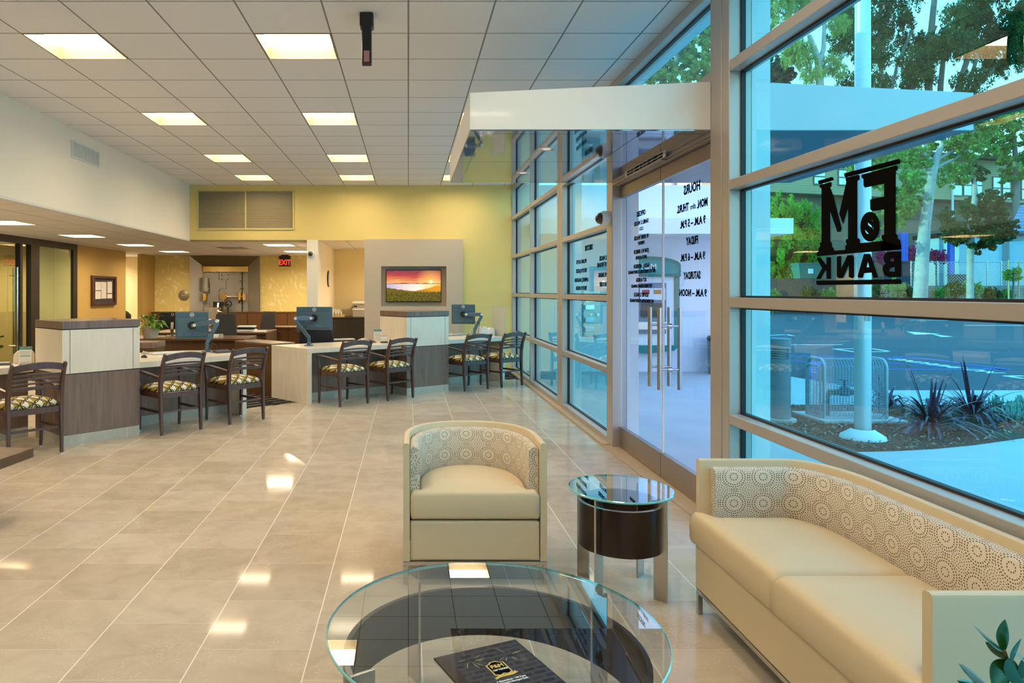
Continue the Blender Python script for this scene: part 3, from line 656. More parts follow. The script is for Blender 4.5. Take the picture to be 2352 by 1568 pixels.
pic = k.mix(k.math('LESS_THAN', z, sl), pic, k.mix(k.ramp(x, [(0.3, (0,0,0)), (0.85, (1,1,1))]), (0.12, 0.08, 0.01), (0.55, 0.22, 0.01)))
gr = k.noise(k.coord('Generated', scale=(1.7, 1, 1)), 22, 5, 0.7)
pic = k.mix(k.math('LESS_THAN', z, k.math('ADD', 0.16, k.math('MULTIPLY', gr, 0.3))), pic, k.mix(k.ramp(gr, [(0.4, (0,0,0)), (0.65, (1,1,1))]), (0.012, 0.016, 0.003), (0.20, 0.14, 0.01)))
k.base((0, 0, 0), 0.15, emit=pic, es=1.0)
MB().box(tx0+0.015, tx1-0.015, ty-0.002, ty-0.0005, tz0+0.022, tz1-0.015).build('screen', k.m, t, world=True)

# ------------------------------------------------ bank vault
t = thing('vault_door', 'steel bank vault door in its flared portal between the papered walls', 'vault door', ((vx0+vx1)/2, YV, 0))
ox0, ox1 = vx0+0.005, vx1-0.005; ix0, ix1 = -5.70, -4.44; yo, yi = YV-0.10, YV+0.10
zo, zi = HL-0.01, xz(500, 611, YV)[1]
MB().add([(ox0,yo,0),(ix0,yi,0),(ix0,yi,zi),(ox0,yo,zo)], [(0,1,2,3)]).add([(ox0,yo,0),(ox0,yo,zo),(ox0,YV+0.34,zo),(ox0,YV+0.34,0)], [(0,1,2,3)]).build('portal_jamb', M['vault_steel'], t, world=True)
MB().add([(ox1,yo,0),(ix1,yi,0),(ix1,yi,zi),(ox1,yo,zo)], [(0,3,2,1)]).build('portal_jamb', M['vault_steel'], t, world=True)
MB().add([(ox0,yo,zo),(ox1,yo,zo),(ix1,yi,zi),(ix0,yi,zi)], [(0,1,2,3)]).build('portal_header', M['bronze_header'], t, world=True)
hb = xz(500, 625, YV+0.08)[1]
MB().box(ix0, ix1, YV+0.06, YV+0.12, hb, zi).build('lintel', M['brass'], t, world=True, bevel=0.01)
dr_ = MB().box(ix0-0.02, ix1+0.02, YV+0.12, YV+0.3, 0, hb+0.01).build('door_slab', M['vault_steel'], t, world=True, bevel=0.01)
def vp(X, Y): return xz(400+X/4.704, 540+Y/4.704, YV+0.1)
pl = [vp(*p) for p in ((315,404),(485,404),(485,478),(500,492),(545,492),(545,404),(735,404),(735,1000),(485,1000),(485,590),(500,578),(555,578),(556,1000),(390,1000),(388,520),(370,492),(315,492))]
a_ = [vp(*p) for p in ((320,404),(484,404),(484,480),(512,492),(560,492),(560,578),(500,578),(484,600),(484,1000),(390,1000),(388,520),(366,492),(320,492))]
MB().prism_y(a_, YV+0.085, YV+0.12).build('bolt_plate', M['vault_steel'], t, world=True, bevel=0.006)
m = MB()
for X, Y in ((385,388),(470,388),(553,388),(638,388),(724,388),(722,415),(752,415),(722,495),(752,495),(722,575),(752,575),(520,432),(585,432),(520,475),(585,475),(385,575),(385,640),(385,730),(638,415)):
    x_, z_ = vp(X, Y); m.cyl((x_, YV+0.04, z_), (x_, YV+0.12, z_), 0.016, 10)
m.build('rivets', M['chrome'], t, world=True)
x_, z_ = vp(735, 404); MB().box(x_-0.012, x_+0.012, YV+0.105, YV+0.12, 0.2, z_).build('seam_strip', M['gasket'], t, world=True)
x_, z_ = vp(540, 662); x2, z2 = vp(750, 662); x3, z3 = vp(540, 795)
h = MB().cyl((x_, YV-0.02, z_), (x_, YV+0.12, z_), 0.105, 32).build('hub', M['brass'], t, world=True, smooth=True, bevel=0.008)
MB().cyl((x_, YV+0.02, z_), (x2, YV+0.02, z2), 0.018).build('rod', M['brass'], t, world=True, smooth=True)
MB().cyl((x_, YV+0.02, z_), (x3, YV+0.02, z3), 0.026).build('rod', M['brass'], t, world=True, smooth=True)
MB().cyl((x3, YV-0.02, z3), (x3, YV+0.12, z3), 0.11, 32).build('hub', M['brass'], t, world=True, smooth=True, bevel=0.008)
m = MB()
for X, Y, X2, Y2 in ((540,795,480,735),(540,795,605,740),(540,795,600,850),(540,795,480,850)):
    p, q = vp(X, Y), vp(X2, Y2); m.cyl((p[0], YV-0.05, p[1]), (q[0], YV-0.05, q[1]), 0.022, 12)
p = vp(603, 738); m.tube([(p[0]+0.075*math.cos(a*PI/10), YV-0.05, p[1]+0.075*math.sin(a*PI/10)) for a in range(21)], 0.02, 8)
m.cyl((x3, YV-0.07, z3), (x3, YV-0.0, z3), 0.03)
m.build('spoke_wheel', M['black'], t, world=True, smooth=True)
for X, Y in ((712,655),(762,660),(335,665)):
    p = vp(X, Y); MB().box(p[0]-0.05, p[0]+0.05, YV-0.01, YV+0.12, p[1]-0.11, p[1]+0.09).cyl((p[0], YV-0.03, p[1]-0.12), (p[0], YV-0.03, p[1]+0.1), 0.03).build('hinge_block', M['brass'], t, world=True, bevel=0.008)
p = vp(342, 535); MB().cyl((p[0], YV+0.03, p[1]-0.19), (p[0], YV+0.03, p[1]+0.19), 0.095, 24).build('hinge_barrel', M['vault_steel'], t, world=True, smooth=True)
p = vp(712, 700); MB().cyl((p[0], YV, p[1]-0.09), (p[0], YV, p[1]+0.09), 0.022).build('latch', M['black'], t, world=True)
x_, z_ = xz(422.5, 678, YV)
t = thing('round_plaque', 'round grey metal disc on the wallpaper left of the vault', 'wall disc', (x_, YV, z_))
MB().tube([(0,-0.001,0), (0,-0.02,0), (0,-0.03,0)], [0.145,0.145,0.13], 36).build('disc', plain('disc_grey', (0.32, 0.29, 0.21), 0.4, 0.5), t, smooth=True)
MB().cyl((-0.02,-0.03,0.0),(-0.02,-0.05,0.0),0.018,12).cyl((0.02,-0.03,0.0),(0.02,-0.05,0.0),0.018,12).build('knob', M['chrome'], t)

# framed certificates
t = thing('picture_frame', 'mahogany frame with five white certificates on the gold wall', 'picture frame', (XO, 16.1, 1.2))
y0, y1, z0, z1 = 15.47, 16.74, 1.20, 1.872
MB().box(XO+.001, XO+0.06, y0, y0+0.10, z0, z1).box(XO+.001, XO+0.06, y1-0.10, y1, z0, z1).box(XO+.001, XO+0.06, y0+.1, y1-.1, z0, z0+0.06).box(XO+.001, XO+0.06, y0+.1, y1-.1, z1-0.06, z1).build('frame', M['frame_wood'], t, world=True, bevel=0.008)
MB().box(XO+0.001, XO+0.02, y0+.1, y1-.1, z0+.06, z1-.06).build('mat_board', plain('dark_mat', (0.03, 0.025, 0.03), 0.7), t, world=True)
k = N('printed_sheet'); x, y, z = k.xyz(k.coord()); k.base(k.mix(k.math('MULTIPLY', stripe(k, z, 0.022, 0.006), 0.45), (0.75, 0.70, 0.62), (0.25, 0.2, 0.2)), 0.6); M['printed'] = k.m
def pz(X, Y):
    u = X/3.92; v = 400+Y/3.92; y = -XO*F/(U0-u); return y, EYE-(v-V0)*y/F
for a, b in (((850,968),(902,1045)), ((850,1052),(900,1122)), ((904,968),(950,1118)), ((958,966),(1000,1070)), ((958,1078),(1000,1116))):
    p, q = pz(*a), pz(*b); MB().box(XO+0.0205, XO+0.023, p[0], q[0], q[1], p[1]).build('certificate', M['printed'], t, world=True)
# ================================================================ TELLER DESKS
R = math.radians
def pedestal(x, y, rz, label, W_=0.79, D_=0.70):
    t = thing('desk_pedestal', label, 'pedestal', (x, y, 0), rz, 'tall pedestals between the service desks')
    MB().box(0.002, W_-0.002, 0.002, D_, 0, 0.105).build('toe_kick', M['kick'], t)
    MB().box(0, W_, 0, D_, 0.107, 0.70).build('lower_cabinet', M['walnut'], t, bevel=0.002)
    MB().box(0.004, W_-0.004, 0.004, D_, 0.7005, 0.71).build('reveal', M['black'], t)
    m = MB().box(0, W_, 0.012, D_, 0.71, 1.14)
    m.box(0, 0.072, 0, 0.012, 0.71, 1.14).box(0.078, W_-0.075, 0, 0.012, 0.71, 1.14).box(W_-0.069, W_, 0, 0.012, 0.71, 1.14)
    m.build('upper_cabinet', M['maple'], t)
    MB().box(0.074, 0.076, 0.005, 0.0118, 0.711, 1.139).box(W_-0.073, W_-0.071, 0.005, 0.0118, 0.711, 1.139).box(0.01, W_-0.01, 0.01, D_, 1.1402, 1.1495).build('groove', M['black'], t)
    MB().box(-0.003, W_+0.003, -0.003, D_, 1.15, 1.225).build('cap', M['walnut'], t, bevel=0.002)
    return t
pedestal(-3.38, 6.86, R(47.3), 'tall white and walnut pedestal nearest the camera, left of the photo')
pedestal(-0.023, 10.26, R(36), 'tall white and walnut pedestal in front of the television wall')
def desk(x, y, rz, L, D_, label, rec=0.29, leg='R', skew=0.0, top=None):
    t = thing('service_desk', label, 'desk', (x, y, 0), rz, 'white service desks')
    MB().prism(top or [(0, 0), (L, 0), (L, D_), (-skew, D_)], 0.685, 0.75).build('desktop', M['maple'], t, bevel=0.002)
    a = 0.0
    if leg == 'R': MB().box(L-0.062, L, 0, D_, 0, 0.684).build('end_panel', M['maple'], t, bevel=0.002)
    if leg == 'L': MB().prism([(0, 0), (0.062, 0), (0.062-skew, D_), (-skew, D_)], 0, 0.684).build('end_panel', M['maple'], t, bevel=0.002)
    x0 = 0.0 if leg != 'L' else 0.065; x1 = L if leg != 'R' else L-0.065
    MB().box(x0, x1, rec, rec+0.02, 0.107, 0.684).build('modesty_panel', M['walnut'], t)
    MB().box(x0, x1, rec-0.002, rec+0.03, 0, 0.105).build('toe_kick', M['kick'], t)
    return t
desk(-4.60, 6.22, R(57.7), 1.30, 0.60, 'white service desk cut by the left edge of the photo', rec=0.10, leg='')
desk(-2.996, 7.579, R(47.5), 1.48, 0.78, 'white service desk with two chairs right of the near pedestal', top=[(0, 0), (1.48, 0), (1.48, 0.78), (1.25, 1.0), (0.9, 1.12), (0, 1.12)])
desk(-1.353, 9.45, R(36), 1.548, 0.86, 'long white service desk with waterfall end left of the far pedestal', leg='L', skew=0.129)
desk(0.416, 11.0, R(36), 1.50, 0.66, 'white service desk at the window end, right of the far pedestal')
# dark return cabinet continuing the long desk's end panel
d1 = Vector((-0.72, 0.695)); p0 = Vector((-1.968, 10.08)); nrm = Vector((0.695, 0.72))
p1_ = p0+d1*0.95; poly = [tuple(p0), tuple(p1_), tuple(p1_+nrm*0.42), tuple(p0+nrm*0.42)]
t = thing('return_cabinet', 'dark wood return cabinet behind the white waterfall desk end', 'cabinet', (*p0, 0))
MB().prism(poly, 0.0, 0.74).build('body', M['walnut_dark'], t, world=True)
MB().prism(poly, 0.742, 0.768).build('top', M['walnut'], t, world=True, bevel=0.002)
t = thing('return_cabinet', 'low walnut ledge behind the two-chair desk, right of the near pedestal', 'cabinet', (-3.9, 9.06, 0))
MB().box(-4.6, -3.28, 9.06, 9.45, 0, 0.785).build('body', M['walnut_dark'], t, world=True)
MB().box(-4.6, -3.27, 9.05, 9.46, 0.787, 0.86).build('top', M['walnut'], t, world=True, bevel=0.002)

# ================================================================ GUEST CHAIRS
def guest_chair():
    t = thing('guest_chair', '', 'chair')
    Wd = M['chair_wood']
    def post(s):
        zs = [0.012, 0.22, 0.43, 0.58, 0.70, 0.80, 0.865]; ys = [-0.235, -0.225, -0.215, -0.22, -0.245, -0.283, -0.315]
        return MB().bar([(s*(0.232 if i else 0.23), y, z) for i, (y, z) in enumerate(zip(ys, zs))], [0.026, 0.030, 0.034, 0.034, 0.032, 0.030, 0.026], [0.032, 0.042, 0.052, 0.050, 0.045, 0.038, 0.034], up=(0, 1, 0))
    for s in (-1, 1):
        l = post(s).build('leg', Wd, t, bevel=0.004, smooth=True)
        MB().cyl((s*0.23, -0.235, 0), (s*0.23, -0.235, 0.012), 0.011, 12).build('glide', M['chrome'], l)
        l = MB().bar([(s*0.235, 0.235, 0.012), (s*0.238, 0.225, 0.2), (s*0.240, 0.220, 0.42), (s*0.243, 0.225, 0.52), (s*0.246, 0.245, 0.60), (s*0.247, 0.262, 0.645)],
            [0.024, 0.028, 0.032, 0.030, 0.028, 0.028], [0.028, 0.034, 0.040, 0.036, 0.034, 0.046], up=(0, 1, 0)).build('leg', Wd, t, bevel=0.004, smooth=True)
        MB().cyl((s*0.235, 0.235, 0), (s*0.235, 0.235, 0.012), 0.011, 12).build('glide', M['chrome'], l)
        MB().bar([(s*0.236, -0.215, 0.605), (s*0.245, -0.05, 0.632), (s*0.247, 0.15, 0.652), (s*0.247, 0.285, 0.655)], [0.026, 0.040, 0.048, 0.044], [0.034, 0.022, 0.020, 0.018]).build('armrest', Wd, t, bevel=0.004, smooth=True)
        MB().box(s*0.225-0.012, s*0.225+0.012, -0.20, 0.205, 0.235, 0.262).build('stretcher', Wd, t, bevel=0.003)
    m = MB().box(-0.216, 0.216, -0.225, -0.200, 0.395, 0.45).box(-0.222, 0.222, 0.203, 0.228, 0.395, 0.45).box(-0.242, -0.218, -0.199, 0.202, 0.395, 0.45).box(0.218, 0.242, -0.199, 0.202, 0.395, 0.45)
    m.build('seat_frame', Wd, t, bevel=0.003)
    MB().box(-0.214, 0.214, -0.216, -0.196, 0.240, 0.262).build('stretcher', Wd, t, bevel=0.003)
    def arc(z, y, sag, w=0.222, n=9, crown=0.0):
        return [(x, y-sag*(1-(x/w)**2), z+crown*(1-(x/w)**2)) for x in [w*(2*i/(n-1)-1) for i in range(n)]]
    m = MB().bar(arc(0.818, -0.292, 0.035, crown=0.030), 0.024, 0.062)
    m.build('crest_rail', Wd, t, bevel=0.004, smooth=True)
    for z, y, h in ((0.752, -0.263, 0.020), (0.712, -0.249, 0.018), (0.672, -0.237, 0.018), (0.628, -0.228, 0.030)):
        MB().bar(arc(z, y, 0.032, crown=0.012), 0.018, h).build('slat', Wd, t, bevel=0.003, smooth=True)
    # cushion
    n = 14; vs = []; fs = []
    def se(a, e=0.28):
        c, s_ = math.cos(a), math.sin(a); return math.copysign(abs(c)**e, c), math.copysign(abs(s_)**e, s_)
    rings_ = [(0.97, 0.452), (1.0, 0.468), (0.985, 0.482), (0.93, 0.496), (0.8, 0.512), (0.6, 0.526), (0.35, 0.534), (0.001, 0.537)]
    K = 40
    for r, z in rings_:
        for i in range(K):
            c, s_ = se(2*PI*i/K); vs.append((0.236*r*c, 0.01+0.212*r*s_, z))
    for j in range(len(rings_)-1):
        for i in range(K): fs.append((j*K+i, j*K+(i+1)%K, (j+1)*K+(i+1)%K, (j+1)*K+i))
    fs.append(tuple(range(K-1, -1, -1)))
    MB().add(vs, fs).build('seat', M['seat_fabric'], t, smooth='full')
    return t
ch = guest_chair()
spots = [(-3.585, 6.575, 50, 'slat-backed guest chair nearest the left edge, at the leftmost desk'),
    (-2.60, 7.68, 47.5, 'slat-backed guest chair right of the near pedestal, left of its pair'),
    (-2.04, 8.28, 48, 'slat-backed guest chair beside the gap between desks'),
    (-0.874, 9.49, 42, 'slat-backed guest chair at the long desk beside its white waterfall end'),
    (-0.263, 10.0, 41, 'slat-backed guest chair overlapping the left edge of the far pedestal'),
    (0.905, 10.92, 35, 'slat-backed guest chair just right of the far pedestal'),
    (1.50, 11.34, 38, 'slat-backed guest chair farthest right, beside the window wall')]
for i, (x, y, a, lb) in enumerate(spots):
    o = ch if i == 0 else dup(ch)
    o.location = (x, y, 0); o.rotation_euler = (0, 0, R(a)); tag(o, lb, 'chair', 'guest chairs at the service desks')

# ================================================================ MONITORS ON ARMS
def monitor(x, y, z, rz, label, w_=0.50, h_=0.32, group='monitors on desk arms', tilt=0.0, name='computer_monitor'):
    """local -y is the back that faces the lobby"""
    t = thing(name, label, 'monitor', (x, y, z), rz, group)
    t.rotation_euler = (tilt, 0, rz)
    MB().box(-w_/2, w_/2, 0, 0.03, 0, h_).build('casing', M['monitor'], t, bevel=0.006)
    MB().box(-w_/2+0.02, w_/2-0.02, -0.018, -0.0005, 0.03, h_-0.08).build('back_cover', M['monitor'], t, bevel=0.008)
    MB().box(-w_/2+0.015, w_/2-0.015, 0.0302, 0.032, 0.02, h_-0.015).build('screen', M['screen_dark'], t)
    b = MB(); b.tube([(0.024*math.cos(a*PI/14), -0.003, h_-0.038+0.024*math.sin(a*PI/14)) for a in range(29)], 0.0035, 6, caps=False).box(-0.013, 0.013, -0.003, -0.001, h_-0.044, h_-0.032)
    b.build('badge', M['white_plastic'], t)
    MB().box(-0.05, 0.05, -0.026, -0.0185, 0.12, 0.22).build('mount_plate', M['black'], t, bevel=0.002)
    m = MB()
    for a in (-0.04, 0.04):
        for b_ in (0.13, 0.21): m.cyl((a, -0.03, b_), (a, -0.026, b_), 0.006, 10)
    m.build('screws', M['chrome'], t)
    m = MB().box(-0.10, 0.10, -0.03, -0.0185, 0.035, 0.085); m.build('port_panel', M['arm_metal'], t, bevel=0.004)
    MB().box(-0.005, 0.015, -0.05, -0.0305, 0.045, 0.075).build('plug', plain('blue_plug', (0.02, 0.09, 0.5), 0.4), t, bevel=0.003)
    return t
def marm(base, elbow, joint, label, head=0.044):
    t = thing('monitor_arm', label, 'monitor arm', base, 0, 'articulated monitor arms on the desks')
    B = Vector(base); E = Vector(elbow)-B; J = Vector(joint)-B
    MB().box(-0.06, 0.06, -0.05, 0.05, 0, 0.012).cyl((0, 0, 0.012), (0, 0, 0.05), 0.028, 18).build('base', M['arm_metal'], t, bevel=0.003)
    MB().tube([(0, 0, 0.05), (0, 0, 0.135)], 0.022, 16).build('post', M['arm_metal'], t, smooth=True)
    MB().bar([Vector((0, 0, 0.115)), E-Vector((0,0,0.03)), E+Vector((0,0,0.015))], 0.042, 0.050).build('lower_arm', M['arm_metal'], t, bevel=0.008)
    MB().bar([E, E.lerp(J, 0.5), J], [0.05, 0.056, 0.04], [0.058, 0.064, 0.044]).build('upper_arm', M['arm_metal'], t, bevel=0.01)
    for p in (E, E.lerp(J, 0.86)): MB().cyl(p+Vector((0, -0.030, 0)), p+Vector((0, 0.026, 0)), 0.020, 16).build('joint', M['white_plastic'], t, smooth=True)
    MB().cyl(J, J+Vector((0, head, 0)), 0.022, 16).build('mount_head', M['black'], t, smooth=True)
    pts = [J+Vector((0.0, 0.0, -0.03)), J.lerp(E, 0.5)+Vector((0, -0.02, -0.11)), E*0.55+Vector((0.02, -0.03, 0.03)), Vector((0.05, -0.02, 0.02))]
    cp = []
    for i in range(13):
        s = i/12*3; j = min(int(s), 2); f = s-j; f = f*f*(3-2*f); cp.append(pts[j].lerp(pts[j+1], f))
    MB().tube(cp, 0.004, 6).build('cable', M['cable'], t)
    return t
# desk 2
p = at(441, 777.6, 9.06)
marm((-2.56, 8.94, 0.75), at(499, 737, 8.98), (p[0]+0.015, p[1]-0.08, p[2]+0.17), 'blue-grey monitor arm on the two-chair desk'); monitor(p[0], p[1], p[2], R(16), 'monitor seen from behind, with round badge, above the two-chair desk', 0.41, 0.345)
# desk 3
p = at(722, 757, 10.14)
marm((-1.41, 9.96, 0.75), at(679, 731, 9.98), (p[0], p[1]-0.08, p[2]+0.17), 'blue-grey monitor arm at the waterfall end of the long desk'); monitor(p[0], p[1], p[2], 0, 'monitor seen squarely from behind above the long desk', 0.515, 0.33)
# desk 4
p = at(1064, 744, 12.16)
marm((1.13, 12.02, 0.75), at(1106, 722, 12.02), (p[0], p[1]-0.08, p[2]+0.17), 'black monitor arm on the window-end desk'); monitor(p[0], p[1], p[2], R(-14), 'monitor seen from behind above the window-end desk', 0.41, 0.34)

# ================================================================ ITEMS ON THE DESKS
def on_desk(u, v, z=0.75): y = (EYE-z)*F/(v-V0); return ((u-U0)*y/F, y, z)
def keyboard(loc, rz, label):
    t = thing('keyboard', label, 'keyboard', loc, rz, 'keyboards on the desks'); t.rotation_euler = (0.0, 0, rz)
    MB().prism_x([(-0.075, 0.004), (0.075, 0.004), (0.075, 0.026), (-0.075, 0.012)], -0.21, 0.21).build('case', M['white_plastic'], t, bevel=0.003)
    m = MB()
    for j in range(5):
        for i in range(14): m.box(-0.195+i*0.028, -0.171+i*0.028, -0.062+j*0.025, -0.041+j*0.025, 0.014+j*0.0022, 0.021+j*0.0022)
    m.build('keycaps', M['paper'], t)
    MB().box(-0.19, -0.15, 0.04, 0.06, 0, 0.004).box(0.15, 0.19, 0.04, 0.06, 0, 0.004).box(-0.19, -0.15, -0.06, -0.04, 0, 0.004).build('foot', M['black'], t)
keyboard((*on_desk(385, 812)[:2], 0.75), R(222), 'white keyboard on the two-chair desk')
keyboard((*on_desk(783, 781)[:2], 0.75), R(200), 'white keyboard on the long desk')
keyboard((*on_desk(1055, 769)[:2], 0.75), R(210), 'white keyboard on the window-end desk')
def mouse(u, v, rz, label):
    x, y, z = on_desk(u, v); t = thing('computer_mouse', label, 'mouse', (x, y, z), rz, 'mice on the desks')
    m = MB().ball((0, 0, 0.0), 0.05, 18, 12, 1.0)
    m.v = [(px*0.62, py*1.1, max(pz, 0)*0.68) for px, py, pz in m.v]; m.build('body', M['grey_plastic'] if rz > 1 else M['black'], t, smooth='full')
    MB().cyl((-0.005, 0.03, 0.03), (0.005, 0.03, 0.03), 0.008, 10).build('wheel', M['white_plastic'], t)
mouse(334, 813, 1.2, 'grey mouse next to the near pedestal, upper of two'); mouse(331, 821, 0.8, 'dark mouse next to the near pedestal, lower of two')
mouse(734, 782, 1.3, 'grey mouse between monitor arm and keyboard on the long desk')
def pad(u, v, rz, label):
    x, y, z = on_desk(u, v); t = thing('signature_pad', label, 'signature pad', (x, y, z), rz, 'signature pads on the desks')
    MB().prism_x([(-0.07, 0), (0.07, 0), (0.07, 0.035), (-0.07, 0.018)], -0.10, 0.10).build('body', plain('dark_blue_plastic', (0.03, 0.045, 0.09), 0.35), t, bevel=0.004)
    c = [(0.0+0.06*math.sin(a)*0.9-0.09, 0.09, 0.055+0.055*math.cos(a)) for a in [i*2*PI/16 for i in range(17)]]
    MB().tube(c, 0.003, 6).build('cable', M['cable'], t)
pad(511, 809.5, R(40), 'dark blue signature pad with a loop of cable on the two-chair desk')
def brochure_holder(x, y, z, rz, label, h=0.19):
    t = thing('brochure_holder', label, 'leaflet stand', (x, y, z), rz, 'leaflet stands on the desks')
    MB().prism_x([(0.0, 0.0), (0.012, 0.0), (0.045, h), (0.036, h)], -0.06, 0.06).build('leaflet', M['paper'], t)
    MB().box(-0.06, 0.06, 0.012, 0.06, 0, 0.006).build('foot', M['white_plastic'], t)
    MB().prism_x([(-0.0012+0.82*0.036, h*0.84), (0.0285, h*0.84), (0.0355, h), (0.0335, h)], -0.06, 0.06).build('banner', M['teal'], t)
    put(MB(), text_geo('BUSINESS BANKING', 0.008), frame((0, 0.0305, h*0.92), (1, 0, 0), (0, 0.18, 1))).build('lettering', M['paper'], t)
    m = MB()
    for i in range(9): z_ = 0.03+i*0.013; m.box(-0.045, 0.045, 0.19*z_-0.0008, 0.19*z_+0.001, z_, z_+0.003)
    m.build('print_lines', plain('grey_print', (0.35, 0.35, 0.35), 0.7), t)
def card_holder(x, y, z, rz, label):
    t = thing('card_holder', label, 'card holder', (x, y, z), rz, 'business card holders')
    MB().box(-0.052, 0.052, -0.03, 0.04, 0, 0.018).build('tray', M['black'], t, bevel=0.002)
    MB().prism_x([(-0.02, 0.0185), (0.02, 0.0185), (0.032, 0.10), (0.0, 0.10)], -0.047, 0.047).build('cards', M['paper'], t)
    MB().box(-0.047, 0.047, -0.028, -0.022, 0.0185, 0.045).build('front_card', M['printed'], t)
    MB().box(-0.047, 0.047, -0.001, 0.031, 0.1002, 0.103).build('tab', M['teal'], t)
p = (-0.46, 10.68, 0.75); brochure_holder(p[0], p[1], p[2], R(14), 'leaflet stand with teal header on the long desk'); p = (-0.365, 10.55, 0.75); card_holder(p[0], p[1], p[2], R(14), 'business card holder in front of the leaflet stand on the long desk')
p = on_desk(63, 838); brochure_holder(p[0]-.03, p[1], p[2], R(14), 'leaflet stand with teal header on the leftmost desk'); p = on_desk(76, 839); card_holder(p[0]-.05, p[1]-0.06, p[2], R(30), 'business card holder in front of the leaflet stand on the leftmost desk')
def solo_box(name, lb, cat, x0, x1, y0, y1, z0, z1, mat, **kw): return solo(MB().box(x0, x1, y0, y1, z0, z1), name, mat, lb, cat, **kw)
p = on_desk(41, 836)
t = thing('tissue_box', 'cream rounded box on the leftmost desk behind the leaflet stand', 'box', (p[0], p[1]+0.12, 0.75), R(30))
MB().prism_y([(-0.1, 0), (0.1, 0), (0.1, 0.10), (0.08, 0.13), (-0.06, 0.13), (-0.1, 0.09)], -0.05, 0.05).build('box', M['maple'], t, bevel=0.006)
p = on_desk(9, 838); t = thing('telephone', 'small dark handset lying on the leftmost desk', 'telephone', (p[0], p[1], 0.75), 0.3)
MB().box(-0.07, 0.07, -0.05, 0.05, 0, 0.025).build('body', M['monitor'], t, bevel=0.008)
MB().box(-0.05, 0.05, -0.03, 0.03, 0.0252, 0.03).build('keypad', M['printed'], t)
p = on_desk(840, 780); t = thing('paper_stack', 'curled grey papers behind the leaflet stand on the long desk', 'papers', (-0.62, 10.50, 0.75), 0.6)
for i in range(3):
    MB().bar([(-0.13, i*0.02, 0.004+i*0.006), (-0.07, i*0.02, 0.035+i*0.008), (0, i*0.02, 0.055+i*0.006), (0.08, i*0.02, 0.03+i*0.006), (0.13, i*0.02, 0.006+i*0.006)], 0.16, 0.003).build('sheet', plain('grey_sheet', (0.42, 0.38, 0.33), 0.6), t)
# window-end desk: check scanner, papers, sanitiser, glass screen
p = at(1119, 766, 12.35)
t = thing('check_scanner', 'white check scanner on the window-end desk beside the glass screen', 'scanner', (1.34, 12.19, 0.75), R(10))
MB().prism_y([(-0.14, 0), (0.14, 0), (0.14, 0.12), (0.12, 0.14), (0.06, 0.14), (0.03, 0.11), (-0.02, 0.165), (-0.08, 0.165), (-0.12, 0.13), (-0.14, 0.06)], -0.10, 0.10).build('body', M['white_plastic'], t, bevel=0.01)
MB().box(-0.10, 0.10, -0.104, -0.1005, 0.03, 0.035).build('slot', M['black'], t)
MB().box(-0.16, 0.10, -0.17, -0.12, 0.0, 0.012).build('paper_tray', M['paper'], t)
solo(MB().box(1.10, 1.32, 12.42, 12.5, 0.75, 0.84), 'paper_tray', M['paper'], 'low white tray of papers behind the far monitor arm', 'tray', bevel=0.004)
t = thing('sanitiser_bottle', 'small green pump bottle behind the far monitor', 'bottle', (1.215, 12.3, 0.75))
MB().lathe([(0.001, 0), (0.03, 0), (0.032, 0.1), (0.012, 0.125), (0.012, 0.14)], 16).build('bottle', plain('green_gel', (0.10, 0.55, 0.12), 0.2), t, smooth=True)
MB().cyl((0, 0, 0.14), (0, 0, 0.17), 0.01, 10).box(-0.035, 0.005, -0.008, 0.008, 0.165, 0.175).build('pump', M['white_plastic'], t)
g0 = at(1129, 765, 12.35); g1 = at(1160, 765, 11.95)
t = thing('glass_screen', 'frosted glass privacy screen standing at the window end of the last desk', 'screen', (1.53, 12.1, 0.75))
e = MB(); A = Vector((1.462, 12.32)); Bv = Vector((1.645, 11.95)); dd = (Bv-A).normalized(); nn = Vector((-dd.y, dd.x))*0.006
MB().prism([tuple(A-nn), tuple(Bv-nn), tuple(Bv+nn), tuple(A+nn)], 0.751, 1.245).build('panel', plain('frosted_screen_glass', (0.52, 0.56, 0.48), 0.12, spec=0.8), t, world=True)
MB().prism([tuple(A-nn*1.1), tuple(Bv-nn*1.1), tuple(Bv+nn*1.1), tuple(A+nn*1.1)], 1.2452, 1.25).build('edge', M['glass_edge'], t, world=True)

# ================================================================ BACK OFFICE
def cabinet(x0, x1, y0, y1, z1, label, doors=1, name='credenza', top=True, handle=None):
    t = thing(name, label, 'cabinet', ((x0+x1)/2, y0, 0), 0, 'dark wood cabinets of the back office')
    MB().box(x0, x1, y0+0.02, y1, 0.06, z1-0.03).build('body', M['walnut_dark'], t, world=True)
    MB().box(x0+.02, x1-.02, y0+0.06, y1, 0, 0.06).build('plinth', M['black'], t, world=True)
    w_ = (x1-x0)/doors
    for i in range(doors):
        d = MB().box(x0+i*w_+.006, x0+(i+1)*w_-.006, y0, y0+.018, 0.08, z1-.036).build('door', M['walnut_dark'], t, world=True, bevel=0.002)
        if handle:
            h = MB().box(x0+(i+.5)*w_-.09, x0+(i+.5)*w_+.09, y0-0.02, y0-0.0005, z1-0.115, z1-0.085).build('handle', M['steel'], d); h.location = tuple(-c for c in t.location)
    if top: MB().box(x0, x1, y0-0.01, y1, z1-.028, z1).build('top', M['walnut_dark'], t, world=True, bevel=0.002)
    return t
cabinet(-6.90, -5.41, 18.85, 19.28, 0.97, 'tall dark credenza section at the left, in front of the vault', 1)
cabinet(-5.40, -4.33, 18.85, 19.28, 0.97, 'tall dark credenza section in front of the vault door wheel', 1)
cabinet(-4.325, -3.26, 18.85, 19.28, 0.97, 'tall dark credenza section under the EXIT sign side of the vault', 1)
cabinet(-3.255, -1.96, 18.85, 19.28, 0.97, 'tall dark credenza section ending at the white pier', 1)
